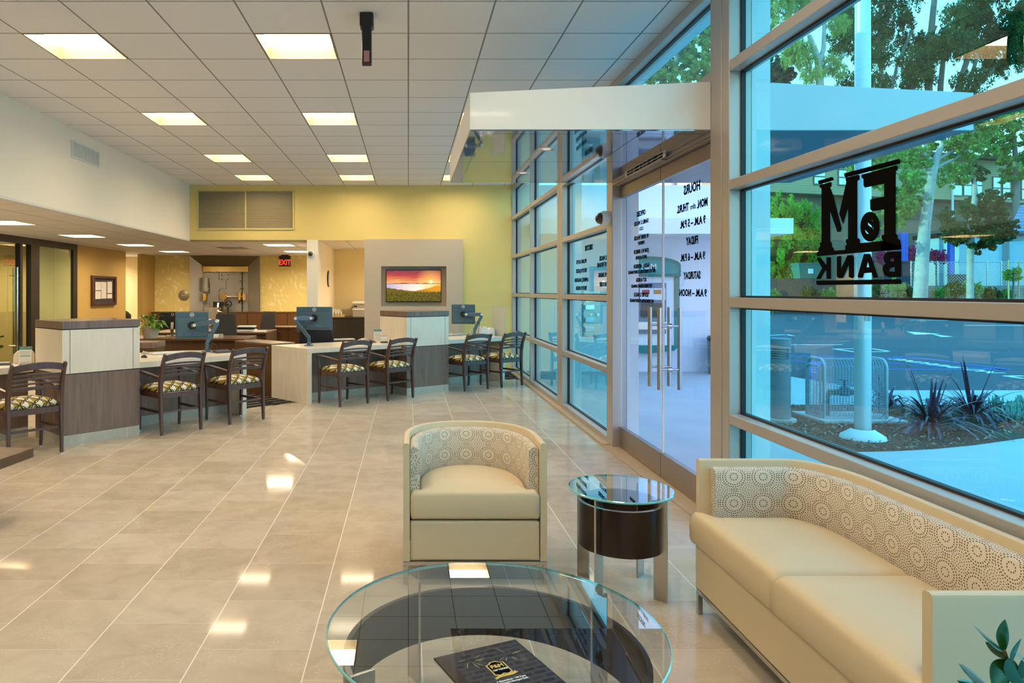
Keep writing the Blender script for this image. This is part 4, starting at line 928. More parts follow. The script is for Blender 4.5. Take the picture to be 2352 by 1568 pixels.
cabinet(-3.10, -2.05, 15.1, 15.7, 0.755, 'low dark file cabinet with steel handles right of the back desks', 2, 'file_cabinet', True, True)
def wood_desk(x0, x1, y0, y1, z1, label):
    t = thing('office_desk', label, 'desk', ((x0+x1)/2, y0, 0), 0, 'dark wood desks of the back office')
    MB().box(x0, x1, y0-0.02, y1, z1-0.035, z1).build('desktop', M['walnut_dark'], t, world=True, bevel=0.002)
    MB().box(x0+.03, x1-.03, y0+0.03, y0+0.05, 0.02, z1-0.036).build('modesty_panel', M['walnut_dark'], t, world=True)
    for x in (x0, x1-.03): MB().box(x, x+.03, y0, y1, 0, z1-.036).build('end_panel', M['walnut_dark'], t, world=True)
wood_desk(-5.6, -2.68, 11.5, 12.4, 0.745, 'dark wood desk with the potted plant, nearer of the two back desks')
wood_desk(-4.9, -2.68, 13.25, 14.3, 0.745, 'dark wood desk with papers, farther of the two back desks')
def office_chair(x, y, rz, label, col, zt=1.07, w_=0.44):
    t = thing('office_chair', label, 'office chair', (x, y, 0), rz, 'office chairs behind the desks')
    MB().box(-0.24, 0.24, -0.22, 0.24, 0.44, 0.50).build('seat', col, t, bevel=0.03)
    m = MB().bar([(0, 0.22, 0.50), (0, 0.27, 0.70), (0, 0.30, 0.9), (0, 0.35, zt)], [w_*1.05, w_*1.1, w_, w_*0.92], 0.025, up=(0, 1, 0)); m.build('backrest', col, t, bevel=0.008, smooth=True)
    MB().cyl((0, 0, 0.10), (0, 0, 0.44), 0.03, 14).build('column', M['black'], t)
    m = MB()
    for i in range(5):
        a = i*2*PI/5; m.bar([(0, 0, 0.11), (0.28*math.cos(a), 0.28*math.sin(a), 0.07)], 0.05, 0.03)
    m.build('base', M['black'], t)
    for i in range(5):
        a = i*2*PI/5; MB().cyl((0.28*math.cos(a)-0.02, 0.28*math.sin(a), 0.03), (0.28*math.cos(a)+0.02, 0.28*math.sin(a), 0.03), 0.03, 14).build('caster', M['black'], t)
    for s in (-1, 1): MB().bar([(s*0.25, 0.1, 0.46), (s*0.27, 0.08, 0.66), (s*0.27, -0.12, 0.67)], 0.03, 0.03).build('armrest', M['black'], t, bevel=0.005)
office_chair(-3.33, 12.80, R(14), 'black mesh office chair between the two back desks', M['mesh_black'], 1.10, 0.38)
office_chair(-3.10, 14.75, R(-20), 'black mesh office chair behind the farther back desk', M['mesh_black'], 1.09, 0.34)
office_chair(-1.42, 11.15, R(180), 'navy office chair behind the long desk under its monitor', plain('navy_leather', (0.03, 0.032, 0.05), 0.5), 1.0, 0.50)
office_chair(-7.95, 13.2, R(185), 'large dark office chair inside the glass-fronted office', plain('charcoal_leather', (0.035, 0.03, 0.025), 0.45), 1.16, 0.62)
# things on the back desks
def stand_monitor(x, y, rz, label, col, w_=0.45, h_=0.29, z=0.745):
    t = thing('desktop_monitor', label, 'monitor', (x, y, z), rz, 'monitors on the back desks')
    MB().box(-w_/2, w_/2, 0, 0.03, 0.12, 0.12+h_).build('casing', col, t, bevel=0.006)
    MB().box(-w_/2+.015, w_/2-.015, 0.0302, 0.033, 0.135, 0.105+h_).build('screen', M['screen_dark'], t)
    MB().bar([(0, -0.02, 0.012), (0, -0.05, 0.12), (0, -0.02, 0.24)], 0.05, 0.012, up=(0, 1, 0)).build('stand', M['steel'], t, bevel=0.002)
    MB().box(-0.11, 0.11, -0.09, 0.07, 0, 0.012).build('foot', M['steel'], t, bevel=0.004)
    m = MB().tube([(0.02*math.cos(a*PI/12), -0.003, h_+0.08+0.02*math.sin(a*PI/12)) for a in range(25)], 0.003, 6, caps=False); m.build('badge', M['white_plastic'], t)
stand_monitor(-4.10, 12.22, R(5), 'black monitor on a silver stand beside the potted plant', M['black'])
stand_monitor(-3.86, 13.72, R(-8), 'tan-backed monitor on the farther back desk, left of two', plain('tan_plastic', (0.45, 0.36, 0.26), 0.4), 0.26, 0.33, 0.745)
stand_monitor(-3.62, 13.86, R(-62), 'black monitor turned sideways on the farther back desk', M['black'], 0.42, 0.36, 0.745)
stand_monitor(-5.15, 19.05, R(0), 'small dark monitor standing on the credenza before the vault', M['black'], 0.30, 0.16, 0.97)
t = thing('letter_tray', 'grey wire letter tray on the nearer back desk', 'tray', (-3.27, 11.75, 0.745), 0.06)
MB().box(-0.15, 0.15, -0.11, 0.11, 0, 0.008).box(-0.15, -0.142, -0.11, 0.11, .008, 0.06).box(0.142, 0.15, -0.11, 0.11, .008, 0.06).box(-0.142, 0.142, 0.10, 0.11, .008, 0.06).build('tray', M['grey_plastic'], t)
solo(MB().box(-3.33, -3.17, 11.68, 11.78, 0.755, 0.80), 'notepad', M['paper'], 'white pad lying in the wire letter tray', 'notepad', bevel=0.002)
t = thing('binder_stack', 'pale binders and papers stacked on the farther back desk', 'binders', (-3.15, 13.8, 0.745), 0.05)
MB().box(-0.20, 0.16, -0.13, 0.13, 0, 0.03).build('binder', M['paper'], t, bevel=0.004); MB().box(-0.18, 0.14, -0.12, 0.12, 0.031, 0.075).build('binder', M['black'], t, bevel=0.004)
MB().box(-0.19, 0.15, -0.12, 0.12, 0.076, 0.10).build('binder', M['paper'], t, bevel=0.004); MB().box(0.05, 0.30, -0.2, -0.02, 0.0, 0.008).build('papers', M['paper'], t) if False else None
solo(MB().box(-2.98, -2.76, 13.45, 13.72, 0.745, 0.76), 'paper_stack', M['paper'], 'loose white papers beside the binders on the farther back desk', 'papers')
# potted plant in a wicker basket
t = thing('potted_plant', 'leafy green plant in a wicker basket on the nearer back desk', 'potted plant', (-4.30, 11.72, 0.745))
b = MB().lathe([(0.001, 0), (0.11, 0), (0.125, 0.08), (0.145, 0.175), (0.15, 0.18), (0.135, 0.18), (0.12, 0.15), (0.001, 0.15)], 28)
b.build('basket', M['basket'], t, smooth=True)
def leaf_mesh(mb, p, d, L, Wd, droop=0.5, n=7, roll=0.0, shape=None, fold=0.12, ref=(0, 0, 1)):
    d = Vector(d).normalized(); p = Vector(p); side = d.cross(Vector(ref))
    if side.length < 1e-3: side = Vector((1, 0, 0))
    side.normalize(); side = Matrix.Rotation(roll, 3, d) @ side
    vs = []
    for i in range(n+1):
        s = i/n; c = p+d*(L*s)+Vector((0, 0, -droop*L*s*s))
        wv_ = Wd*0.5*(shape(s) if shape else math.sin(PI*min(1, s**0.75)))+0.0004
        nrm_ = side.cross(d).normalized()
        vs += [c-side*wv_+nrm_*wv_*fold, c, c+side*wv_+nrm_*wv_*fold]
    fs = []
    for i in range(n): fs += [(i*3, i*3+1, i*3+4, i*3+3), (i*3+1, i*3+2, i*3+5, i*3+4)]
    return mb.add(vs, fs)
rnd = random.Random(3); m = MB(); s = MB()
for i in range(30):
    a = rnd.uniform(0, 2*PI); el = rnd.uniform(0.25, 1.35); L = rnd.uniform(0.18, 0.30)
    stem = Vector((0.05*math.cos(a), 0.05*math.sin(a), 0.16)); d = Vector((math.cos(a)*math.cos(el), math.sin(a)*math.cos(el), math.sin(el)))
    tip = stem+d*rnd.uniform(0.06, 0.17); s.tube([stem, tip], 0.004, 5); leaf_mesh(m, tip, (d.x, d.y, d.z*0.7), L, 0.085, 0.75, 8)
m.build('foliage', M['leaf'], t, smooth='full'); s.build('stems', M['leaf'], t)
# black bag in the corridor opening
t = thing('hand_bag', 'black quilted bag standing on a shelf past the gold wall', 'bag', (-7.35, 18.0, 0.72))
MB().prism_y([(-0.22, 0), (0.22, 0), (0.23, 0.2), (0.12, 0.30), (-0.06, 0.32), (-0.24, 0.2)], -0.09, 0.09).build('body', M['mesh_black'], t, bevel=0.03)
MB().tube([(0.12*math.cos(a), 0, 0.26+0.09*math.sin(a)) for a in [i*PI/8 for i in range(9)]], 0.008, 8).build('strap', M['black'], t)
cabinet(-7.7, -7.02, 17.7, 18.3, 0.72, 'low dark cabinet just inside the corridor opening', 1, 'side_cabinet')
# nook: printer on black cabinet
cabinet(-1.70, -0.86, 15.55, 16.35, 0.945, 'black storage cabinet under the printer in the nook', 1, 'storage_cabinet')
bpy.data.objects['storage_cabinet']['group'] = 'nook furniture'
for c_ in bpy.data.objects['storage_cabinet'].children: c_.data.materials[0] = M['black']
t = thing('printer', 'white and grey laser printer on the black cabinet in the nook', 'printer', (-0.98, 15.75, 0.945))
px = at(810, 725, 15.75)[0]
MB().box(px, px+0.46, 15.75, 16.2, 0.945, 1.10).build('lower_body', M['grey_plastic'], t, world=True, bevel=0.01)
MB().box(px-0.005, px+0.46, 15.74, 16.2, 1.101, 1.14).build('paper_slot', M['white_plastic'], t, world=True, bevel=0.004)
MB().box(px, px+0.46, 15.75, 16.2, 1.141, 1.24).build('upper_body', M['grey_plastic'], t, world=True, bevel=0.01)
MB().box(px-0.01, px+0.46, 15.73, 16.2, 1.241, 1.30).build('lid', M['white_plastic'], t, world=True, bevel=0.012)
MB().box(px+0.02, px+0.1, 15.742, 15.749, 1.17, 1.2).build('panel', M['black'], t, world=True)
t = thing('desk_organiser', 'cream box of stamps and cards on the black cabinet in the nook', 'organiser', (-1.58, 15.8, 0.945))
MB().box(-0.15, 0.14, -0.12, 0.12, 0, 0.05).build('box', plain('cream_box', (0.7, 0.55, 0.25), 0.6), t, bevel=0.003)
for i in range(4): MB().box(-0.12+i*0.06, -0.09+i*0.06, -0.08, 0.0, 0.051, 0.13).build('stamp', M['paper'], t, bevel=0.004)
MB().box(-0.12, 0.05, 0.02, 0.1, 0.051, 0.17).build('card_box', M['paper'], t)
solo(MB().box(-1.31, -1.24, 16.37, 16.398, 1.09, 1.18), 'wall_outlet', M['black'], 'small black outlet box on the cream wall beside the printer', 'outlet', bevel=0.004)

# wood table corner at the left edge
t = thing('side_table', 'thick brown table top corner entering at the left edge, in front of a chair', 'table', (-2.95, 4.50, 0), R(-6))
MB().box(-0.35, 0.35, -0.35, 0.35, 0.385, 0.45).build('table_top', M['walnut_dark'], t, bevel=0.004)
MB().cyl((0, 0, 0.03), (0, 0, 0.384), 0.04, 16).build('pedestal', M['chair_wood'], t, smooth=True)
MB().cyl((0, 0, 0), (0, 0, 0.03), 0.16, 28).build('base', M['chair_wood'], t, smooth=True)

# ================================================================ LOUNGE
def tub_path(Wd, D_, ys, a, b, n=14, y0=0.0):
    """outer plan of a tub seat, from front-left round the back to front-right; corners elliptical a (in x) by b (in y)"""
    pts = [(-Wd/2, y0), (-Wd/2, y0+(D_-b-y0)*0.5), (-Wd/2, D_-b)]
    for i in range(1, n+1):
        t_ = i/n*PI/2; pts.append((-Wd/2+a-a*math.cos(t_)**0.9 if t_ < PI/2 else -Wd/2+a, D_-b+b*math.sin(t_)**0.9))
    if Wd/2-a > 0.02:
        k_ = 8
        for i in range(1, k_+1): pts.append((-Wd/2+a+(Wd-2*a)*i/k_, D_))
    for i in range(n-1, -1, -1):
        t_ = i/n*PI/2; pts.append((Wd/2-a+a*(math.cos(t_)**0.9 if t_ > 0 else 1), D_-b+b*(math.sin(t_)**0.9 if t_ > 0 else 0)))
    pts += [(Wd/2, y0+(D_-b-y0)*0.5), (Wd/2, y0)]
    return pts
def offset(pts, d):
    out = []
    for i in range(len(pts)):
        p, q = Vector(pts[max(i-1, 0)]), Vector(pts[min(i+1, len(pts)-1)]); t_ = (q-p).normalized(); n_ = Vector((t_.y, -t_.x))
        out.append(tuple(Vector(pts[i])+n_*d))
    return out
def shell(mb, po, pi, z0, z1, r=0.012, topmid=True):
    """closed wall between outer path po and inner path pi with softened top"""
    n = len(po); vs = []
    prof = [(0.0, z0), (0.0, z1-r), (r*0.3, z1-r*0.3), (r, z1)]
    rows_ = []
    for k_, z in prof: rows_.append([(*Vector(po[i]).lerp(Vector(pi[i]), min(1, k_/max(1e-6, (Vector(po[i])-Vector(pi[i])).length))), z) for i in range(n)])
    for k_, z in reversed(prof): rows_.append([(*Vector(pi[i]).lerp(Vector(po[i]), min(1, k_/max(1e-6, (Vector(po[i])-Vector(pi[i])).length))), z) for i in range(n)])
    m_ = len(rows_); vs = [p for rw in rows_ for p in rw]
    fs = [(j*n+i, j*n+i+1, (j+1)*n+i+1, (j+1)*n+i) for j in range(m_-1) for i in range(n-1)] + [((m_-1)*n+i, (m_-1)*n+i+1, i+1, i) for i in range(n-1)]
    fs += [tuple(j*n for j in range(m_)), tuple(j*n+n-1 for j in range(m_-1, -1, -1))]
    return mb.add(vs, fs)
def lining(path, z0, z1, thick, r=0.02):
    """patterned padded lining; uv in metres along the wall and up"""
    ip = offset(path, thick); n = len(path); m = MB(); uv = []
    arc_ = [0]
    for i in range(1, n): arc_.append(arc_[-1]+(Vector(ip[i])-Vector(ip[i-1])).length)
    rows_ = [(0.0, z1-0.012, z1+thick), (0.35, z1, z1+thick*.6), (0.75, z1-r*0.4, z1), (1.0, z1-r, z1-r), (1.03, (z0+z1)/2, (z0+z1)/2), (1.0, z0, z0)]
    for f, z, vz in rows_:
        for i in range(n):
            p = Vector(path[i]).lerp(Vector(ip[i]), f); m.v.append((p.x, p.y, z)); uv.append((arc_[i]-arc_[-1]/2+0.0675, vz))
    for j in range(len(rows_)-1):
        for i in range(n-1): m.f.append((j*n+i, j*n+i+1, (j+1)*n+i+1, (j+1)*n+i))
    b0 = len(m.v)
    for e, sgn_ in ((0, 1), (n-1, -1)):    # rounded front ends
        idx = [j*n+e for j in range(len(rows_))]; st_ = len(m.v)
        for j in idx: x, y, z = m.v[j]; m.v.append((x, y, z)); uv.append((uv[j][0]+(x-m.v[e][0])*sgn_, uv[j][1]))
        x, y, z = m.v[e]; m.v.append((x, y, z0)); uv.append((uv[e][0], z0))
        m.f.append(tuple(range(st_, st_+len(idx)+1)) if sgn_ < 0 else tuple(range(st_+len(idx), st_-1, -1)))
    m.uv = uv; return m, ip
from mathutils.geometry import delaunay_2d_cdt
def cushion(outline, z0, z1, crown=0.03, r=0.03, bulge=0.008):
    """soft seat cushion over a plan outline: a domed top whose edge rolls over, side walls, flat bottom"""
    P = np.array(outline); n = len(P); Q = np.roll(P, -1, 0); area = np.sum(P[:, 0]*Q[:, 1]-Q[:, 0]*P[:, 1])
    if area < 0: P = P[::-1]; Q = np.roll(P, -1, 0)
    D = Q-P; LL = (D**2).sum(1)
    def dist(c):
        t_ = np.clip(((c[None, :]-P)*D).sum(1)/LL, 0, 1); return np.sqrt((((P+D*t_[:, None])-c[None, :])**2).sum(1)).min()
    def inside(c):
        x, y = c; yi, yj = P[:, 1], Q[:, 1]; xi, xj = P[:, 0], Q[:, 0]; m_ = (yi > y) != (yj > y)
        return (x < (xj[m_]-xi[m_])*(y-yi[m_])/(yj[m_]-yi[m_])+xi[m_]).sum() % 2 == 1
    pts = [tuple(p) for p in P]
    nr = np.stack([-D[:, 1], D[:, 0]], 1)/np.sqrt(LL)[:, None]; nv = nr+np.roll(nr, 1, 0); nv /= np.linalg.norm(nv, axis=1)[:, None]
    for d in (0.08, 0.25, 0.5, 0.8, 1.2):
        for i in range(n):
            c = P[i]+nv[i]*r*d
            if inside(c) and dist(c) > r*d*0.9: pts.append(tuple(c))
    x0, y0 = P.min(0); x1, y1 = P.max(0); g = 0.025; y = y0
    while y < y1:
        x = x0
        while x < x1:
            c = np.array((x, y))
            if inside(c) and dist(c) > r*1.7: pts.append((x, y))
            x += g
        y += g
    V2, _, FF, *_r = delaunay_2d_cdt([Vector(p) for p in pts], [(i, (i+1) % n) for i in range(n)], [], 1, 1e-5)
    vs = []
    for i, p in enumerate(V2):
        d = 0.0 if i < n else dist(np.array((p.x, p.y))); e = min(1, d/r); s_ = min(1, d/0.17)
        vs.append((p.x, p.y, z1-r+r*math.sqrt(max(0, 1-(1-e)**2))+crown*(s_*(2-s_))))
    m = MB(); m.add(vs, [tuple(f) for f in FF])
    rows_ = [0] ; N0 = len(m.v)
    prof = [(-bulge*.6, z1-r-0.02), (-bulge, (z0+z1)/2), (-bulge*.6, z0+0.02), (0.004, z0+0.006), (0.012, z0)]
    idx = list(range(n))
    for off, z in prof:
        st_ = len(m.v)
        for i in range(n): p = P[i]+nv[i]*off; m.v.append((p[0], p[1], z))
        for i in range(n): m.f.append((idx[i], idx[(i+1) % n], st_+(i+1) % n, st_+i))
        idx = list(range(st_, st_+n))
    m.f.append(tuple(idx)); return m
def dens(pts, step=0.03):
    out = []
    for i in range(len(pts)):
        a_, b_ = Vector(pts[i]), Vector(pts[(i+1) % len(pts)]); k_ = max(1, int((b_-a_).length/step))
        for j in range(k_): out.append(tuple(a_.lerp(b_, j/k_)))
    return out
LE = M['leather']
def base_frame(t, Wd, D_, z=0.12, inset_=0.0):
    m = MB().box(-Wd/2, Wd/2, 0.0, 0.022, z-0.02, z).box(-Wd/2, Wd/2, D_-0.15, D_-0.128, z-0.02, z).box(-Wd/2, -Wd/2+0.022, 0.022, D_-0.15, z-0.02, z).box(Wd/2-0.022, Wd/2, 0.022, D_-0.15, z-0.02, z)
    m.build('base_rail', M['steel'], t, bevel=0.001)
    for sx in (-1, 1):
        for yy in (0.0, D_-0.15): MB().box(sx*(Wd/2-0.011)-0.011, sx*(Wd/2-0.011)+0.011, yy, yy+0.022, 0, z-0.02).build('leg', M['steel'], t, bevel=0.001)
# --- armchair (front faces the camera: local +y is its back)
ac = thing('tub_armchair', 'cream leather tub armchair with dotted lining facing the glass table', 'armchair', (0.346, 3.64, 0), 0)
Wc, Dc = 0.745, 0.66
po = tub_path(Wc, Dc, 0, Wc/2, 0.42); pi_ = offset(po, 0.034)
if abs(pi_[0][0]) > Wc/2: pi_ = offset(po, -0.034)
sgnO = 1 if abs(offset(po, 0.034)[0][0]) < Wc/2 else -1
shell(MB(), po, offset(po, 0.034*sgnO), 0.122, 0.733).build('outer_shell', LE, ac, smooth=True)
lp = tub_path(Wc-0.072, Dc-0.036, 0, (Wc-0.072)/2, 0.40, y0=0.045)
if sgnO < 0:
    _off = offset
    def offset(p, d, _o=_off): return _o(p, -d)
mm, ip = lining(lp, 0.36, 0.705, 0.05); mm.build('patterned_lining', M['dots'], ac, smooth='full')
out = [p for p in tub_path(Wc-0.18, Dc-0.095, 0, (Wc-0.18)/2, 0.36, y0=0.06)]
ol = dens([(-Wc/2+0.040, 0.0), (Wc/2-0.040, 0.0), (Wc/2-0.040, 0.058)]+[(x, y) for x, y in reversed(out)][0:]+[(-Wc/2+0.040, 0.058)], 0.025)
cushion(ol, 0.338, 0.478, 0.034, 0.018, 0.003).build('seat_cushion', LE, ac, smooth='full')
fp = MB().box(-Wc/2+0.0365, Wc/2-0.0365, 0.004, 0.05, 0.125, 0.328).build('front_panel', LE, ac, bevel=0.012, seg=3)
MB().box(-Wc/2+0.04, Wc/2-0.04, 0.05, Dc-0.25, 0.13, 0.335).build('seat_deck', M['black'], ac)
base_frame(ac, Wc, Dc)
# --- sofa along the glass
so_ = thing('curved_sofa', 'long cream leather sofa with dotted lining along the window wall', 'sofa', (1.362, 2.575, 0), -PI/2)
Ws, Ds = 1.50, 0.598
po = tub_path(Ws, Ds, 0, 0.42, 0.21)
shell(MB(), po, offset(po, 0.038), 0.122, 0.733).build('outer_shell', LE, so_, smooth=True)
lp = tub_path(Ws-0.078, Ds-0.040, 0, 0.39, 0.19, y0=0.05)
mm, ip = lining(lp, 0.40, 0.705, 0.055); mm.build('patterned_lining', M['dots'], so_, smooth='full')
inn = [p for p in tub_path(Ws-0.195, Ds-0.105, 0, 0.34, 0.16, y0=0.06) if p[0] < -0.004]
lip = -0.028
c1 = dens([(-Ws/2, lip), (-0.002, lip), (-0.002, Ds-0.105)]+list(reversed(inn))+[(-Ws/2, 0.05)][:0]+[(-Ws/2+0.06, 0.045), (-Ws/2, -0.003)], 0.03)
cushion(c1, 0.335, 0.484, 0.022, 0.030, 0.004).build('seat_cushion', LE, so_, smooth='full')
c2 = [(-x, y) for x, y in reversed(c1)]
cushion(c2, 0.335, 0.484, 0.022, 0.030, 0.004).build('seat_cushion', LE, so_, smooth='full')
MB().box(-Ws/2+0.004, Ws/2-0.040, -0.008, 0.05, 0.125, 0.333).build('front_panel', LE, so_, bevel=0.012, seg=3)
MB().box(-Ws/2+0.045, Ws/2-0.045, 0.05, Ds-0.22, 0.13, 0.333).build('seat_deck', M['black'], so_)
base_frame(so_, Ws, Ds)
# --- round tables
def glass_disc(t, r, z0, z1):
    n = 72
    MB().lathe([(0.0005, z1), (r-0.004, z1)], n).build('glass_top', M['table_glass'], t)
    MB().lathe([(r-0.004, z1), (r, z1-0.003), (r, z0+0.003), (r-0.004, z0)], n).build('glass_rim', M['glass_edge'], t, smooth=True)
def leg_plate(ang, r0, r1, z1):
    a = R(ang); d = Vector((math.cos(a), math.sin(a), 0)); n_ = Vector((-math.sin(a), math.cos(a), 0))*0.005
    p = [d*r0-n_, d*r1-n_, d*r1+n_, d*r0+n_]
    return MB().prism([(q.x, q.y) for q in p], 0, z1)
def band(r, th, z0, z1, gaps=(), n=96):
    m = MB().lathe([(r, z0), (r, z1), (r-th, z1), (r-th, z0), (r, z0)], n); return m
st_ = thing('round_side_table', 'small round glass side table with dark drum between armchair and sofa', 'side table', (1.086, 3.60, 0))
glass_disc(st_, 0.262, 0.504, 0.516)
band(0.212, 0.014, 0.228, 0.452).build('drum_band', M['wenge'], st_, smooth=True)
MB().lathe([(0.2125, 0.4522), (0.1975, 0.4522), (0.1975, 0.455), (0.2125, 0.455), (0.2125, 0.4522)], 96).build('drum_edge', M['steel'], st_, smooth=True)
for a in (-45, 45, 135, 225): leg_plate(a, 0.180, 0.250, 0.503).build('leg', M['steel'], st_, bevel=0.001)
ct = thing('round_coffee_table', 'large round glass coffee table with dark drum in the foreground', 'coffee table', (0.285, 2.335, 0))
glass_disc(ct, 0.5555, 0.398, 0.41)
band(0.500, 0.018, 0.143, 0.334).build('drum_band', M['wenge'], ct, smooth=True)
for a in (32, 122, 212, 302): leg_plate(a, 0.455, 0.535, 0.397).build('leg', M['steel'], ct, bevel=0.001)
# --- brochure on the glass
a0 = Vector((0.076, 2.118)); a1 = Vector((0.339, 2.231)); ex = (a1-a0).normalized()
br = thing('brochure', 'dark glossy bank brochure with gold emblem lying on the coffee table', 'brochure', (a0.x, a0.y, 0.4105), math.atan2(ex.y, ex.x))
bw, bh = (a1-a0).length, 0.37
k = N('brochure_cover'); v = k.coord(); x, y, z = k.xyz(v)
bk = k.n('ShaderNodeTexBrick'); k.l(v, bk.inputs[0]); bk.inputs['Scale'].default_value = 11; bk.inputs['Color1'].default_value = (0.030, 0.029, 0.036, 1); bk.inputs['Color2'].default_value = (0.012, 0.012, 0.016, 1); bk.inputs['Mortar'].default_value = (0.055, 0.052, 0.065, 1)
bk.inputs['Mortar Size'].default_value = 0.05
k.base(k.mix(k.math('GREATER_THAN', x, 0.035), (0.035, 0.024, 0.016), bk.outputs[0]), 0.18, coat=0.8)
MB().box(0, bw, -bh, 0, 0, 0.006).build('cover', k.m, br, bevel=0.001)
def sm(name, loops, mat, z): return put(MB(), shape_geo(loops, 0.0002), Matrix.Translation((0, 0, z))).build(name, mat, br)
gold = plain('gold_foil', (0.75, 0.55, 0.15), 0.35, 0.3); wht = M['paper']
ex0, ey0 = 0.150, -0.125
def sc2(pts, s_=1.0): return [(ex0+x*s_, ey0+y*s_) for x, y in pts]
sm('emblem', [sc2([(-.030,-.035),(-.012,-.042),(0,-.036),(.012,-.042),(.030,-.035),(.030,.022),(.018,.026),(.010,.034),(-.010,.034),(-.018,.026),(-.030,.022)])], gold, 0.0064)
sm('emblem', [sc2([(-.026,-.031),(-.012,-.037),(0,-.031),(.012,-.037),(.026,-.031),(.026,.019),(.016,.022),(.008,.030),(-.008,.030),(-.016,.022),(-.026,.019)])], M['vinyl'], 0.0068)
put(MB(), text_geo('F&M', 0.016, bold=.04), Matrix.Translation((ex0, ey0+.006, 0.0073))).build('lettering', gold, br)
put(MB(), text_geo('100 YEARS', 0.0075, bold=.03), Matrix.Translation((ex0, ey0-.013, 0.0073))).build('lettering', wht, br)
sm('emblem', [sc2([(-.040,-.048),(-.022,-.041),(.022,-.041),(.040,-.032),(.036,-.038),(.043,-.044),(.022,-.050),(-.022,-.050),(-.043,-.058),(-.035,-.051)])], gold, 0.0071)
put(MB(), text_geo('9 Generations \u2022 100 Years', 0.0062, bold=.03), Matrix.Translation((ex0+.004, ey0-.068, 0.0066))).build('lettering', wht, br)
put(MB(), text_geo('California\u2019s Strongest Bank', 0.0062, bold=.03), Matrix.Translation((ex0+.004, ey0-.079, 0.0066))).build('lettering', wht, br)
sw = MB(); r9 = random.Random(5)
for cx_, cy_, n_ in ((0.095, -0.055, 7), (0.215, -0.075, 7)):
    for i in range(n_):
        a = r9.uniform(0, 2*PI); L = r9.uniform(0.02, 0.04); p0_ = Vector((cx_+.015*math.cos(a), cy_+.015*math.sin(a)))
        d_ = Vector((math.cos(a), math.sin(a))); q_ = Vector((-d_.y, d_.x)); pts = []
        for s_ in (0, .25, .5, .75, 1): pts.append(p0_+d_*L*s_+q_*(L*0.25*s_*s_+0.0018*math.sin(PI*s_)))
        for s_ in (.75, .5, .25): pts.append(p0_+d_*L*s_+q_*(L*0.25*s_*s_-0.0018*math.sin(PI*s_)))
        put(sw, shape_geo([[tuple(p) for p in pts]], 0.0001), Matrix.Translation((0, 0, 0.0064)))
sw.build('flourish', plain('dull_gold', (0.22, 0.18, 0.09), 0.4), br)
# --- glossy plant bottom right (pot below the frame)
zp = thing('potted_plant', 'glossy dark-leaved plant rising into the bottom right corner before the sofa arm', 'potted plant', (1.16, 1.12, 0))
MB().lathe([(0.001, 0), (0.11, 0), (0.14, 0.30), (0.15, 0.32), (0.135, 0.32), (0.125, 0.28), (0.001, 0.28)], 32).build('pot', plain('charcoal_pot', (0.05, 0.05, 0.05), 0.4), zp, smooth=True)
m = MB(); m2 = MB(); s = MB()
YP = 1.20
def pp(X, Y, dy=0.0):
    u = 2140+X/7.54; v = 1360+Y/7.54; p = at(u, v, YP+dy); return Vector(p)-Vector(zp.location)
ov = lambda s_: math.sin(PI*min(1, s_**0.85))**0.8
def lf(X0, Y0, X1, Y1, w_, mb, dy0=0, dy1=0.0, roll=0.0):
    p, q = pp(X0, Y0, dy0), pp(X1, Y1, dy1); leaf_mesh(mb, p, q-p, (q-p).length, w_, 0.0, 12, roll, ov, 0.22, (0, 1, 0))
def vstem(pts, r=0.0035): s.tube([pp(*p) for p in pts], r, 8)
root = pp(1560, 2700, -0.05)
vstem([(1245, 1000), (1300, 1160), (1420, 1500), (1500, 1900), (1560, 2400)]); vstem([(1000, 1700), (1250, 2000), (1500, 2500)])
lf(1260, 1020, 1272, 466, 0.030, m, 0, 0.01, 0.25); lf(1400, 1210, 1555, 795, 0.026, m, 0, -0.01, 0.5)
lf(1235, 1000, 695, 538, 0.026, m2, 0, -0.03, 1.15); lf(1290, 1160, 930, 855, 0.022, m, 0, 0.02, -0.95)
lf(1330, 1180, 1060, 1640, 0.034, m, 0, -0.02, 0.2); lf(1270, 1190, 1620, 1600, 0.034, m, -0.01, 0.0, -0.3)
lf(1640, 1500, 1590, 1130, 0.026, m, 0, 0, 0.3); lf(1700, 1260, 1440, 1010, 0.018, m2, -0.02, -0.03, 1.2); lf(1700, 800, 1570, 700, 0.016, m2, 0, 0, 1.2)
lf(1000, 1640, 470, 1245, 0.030, m2, 0, -0.03, 1.0); lf(1000, 1680, 440, 1535, 0.022, m, 0, -0.02, 1.1); lf(1100, 1850, 1350, 1480, 0.030, m, 0, 0, .2); lf(1250, 2000, 900, 1800, 0.034, m, 0, 0, .3)
lf(1450, 1900, 1700, 1650, 0.034, m, 0, 0, .4)
for p in ((1245,1000),(1300,1160),(1500,1900)): pass
s.tube([pp(1560, 2400), Vector((0, 0, 0.3)), Vector((0, 0, 0.2))], 0.005, 8); s.tube([pp(1500, 2500), Vector((0.02, 0, 0.3)), Vector((0.02, 0, 0.2))], 0.005, 8)
m.build('leaves', M['leaf_dark'], zp, smooth='full'); m2.build('leaves', M['leaf_blue'], zp, smooth='full'); s.build('stems', M['stem'], zp, smooth='full')
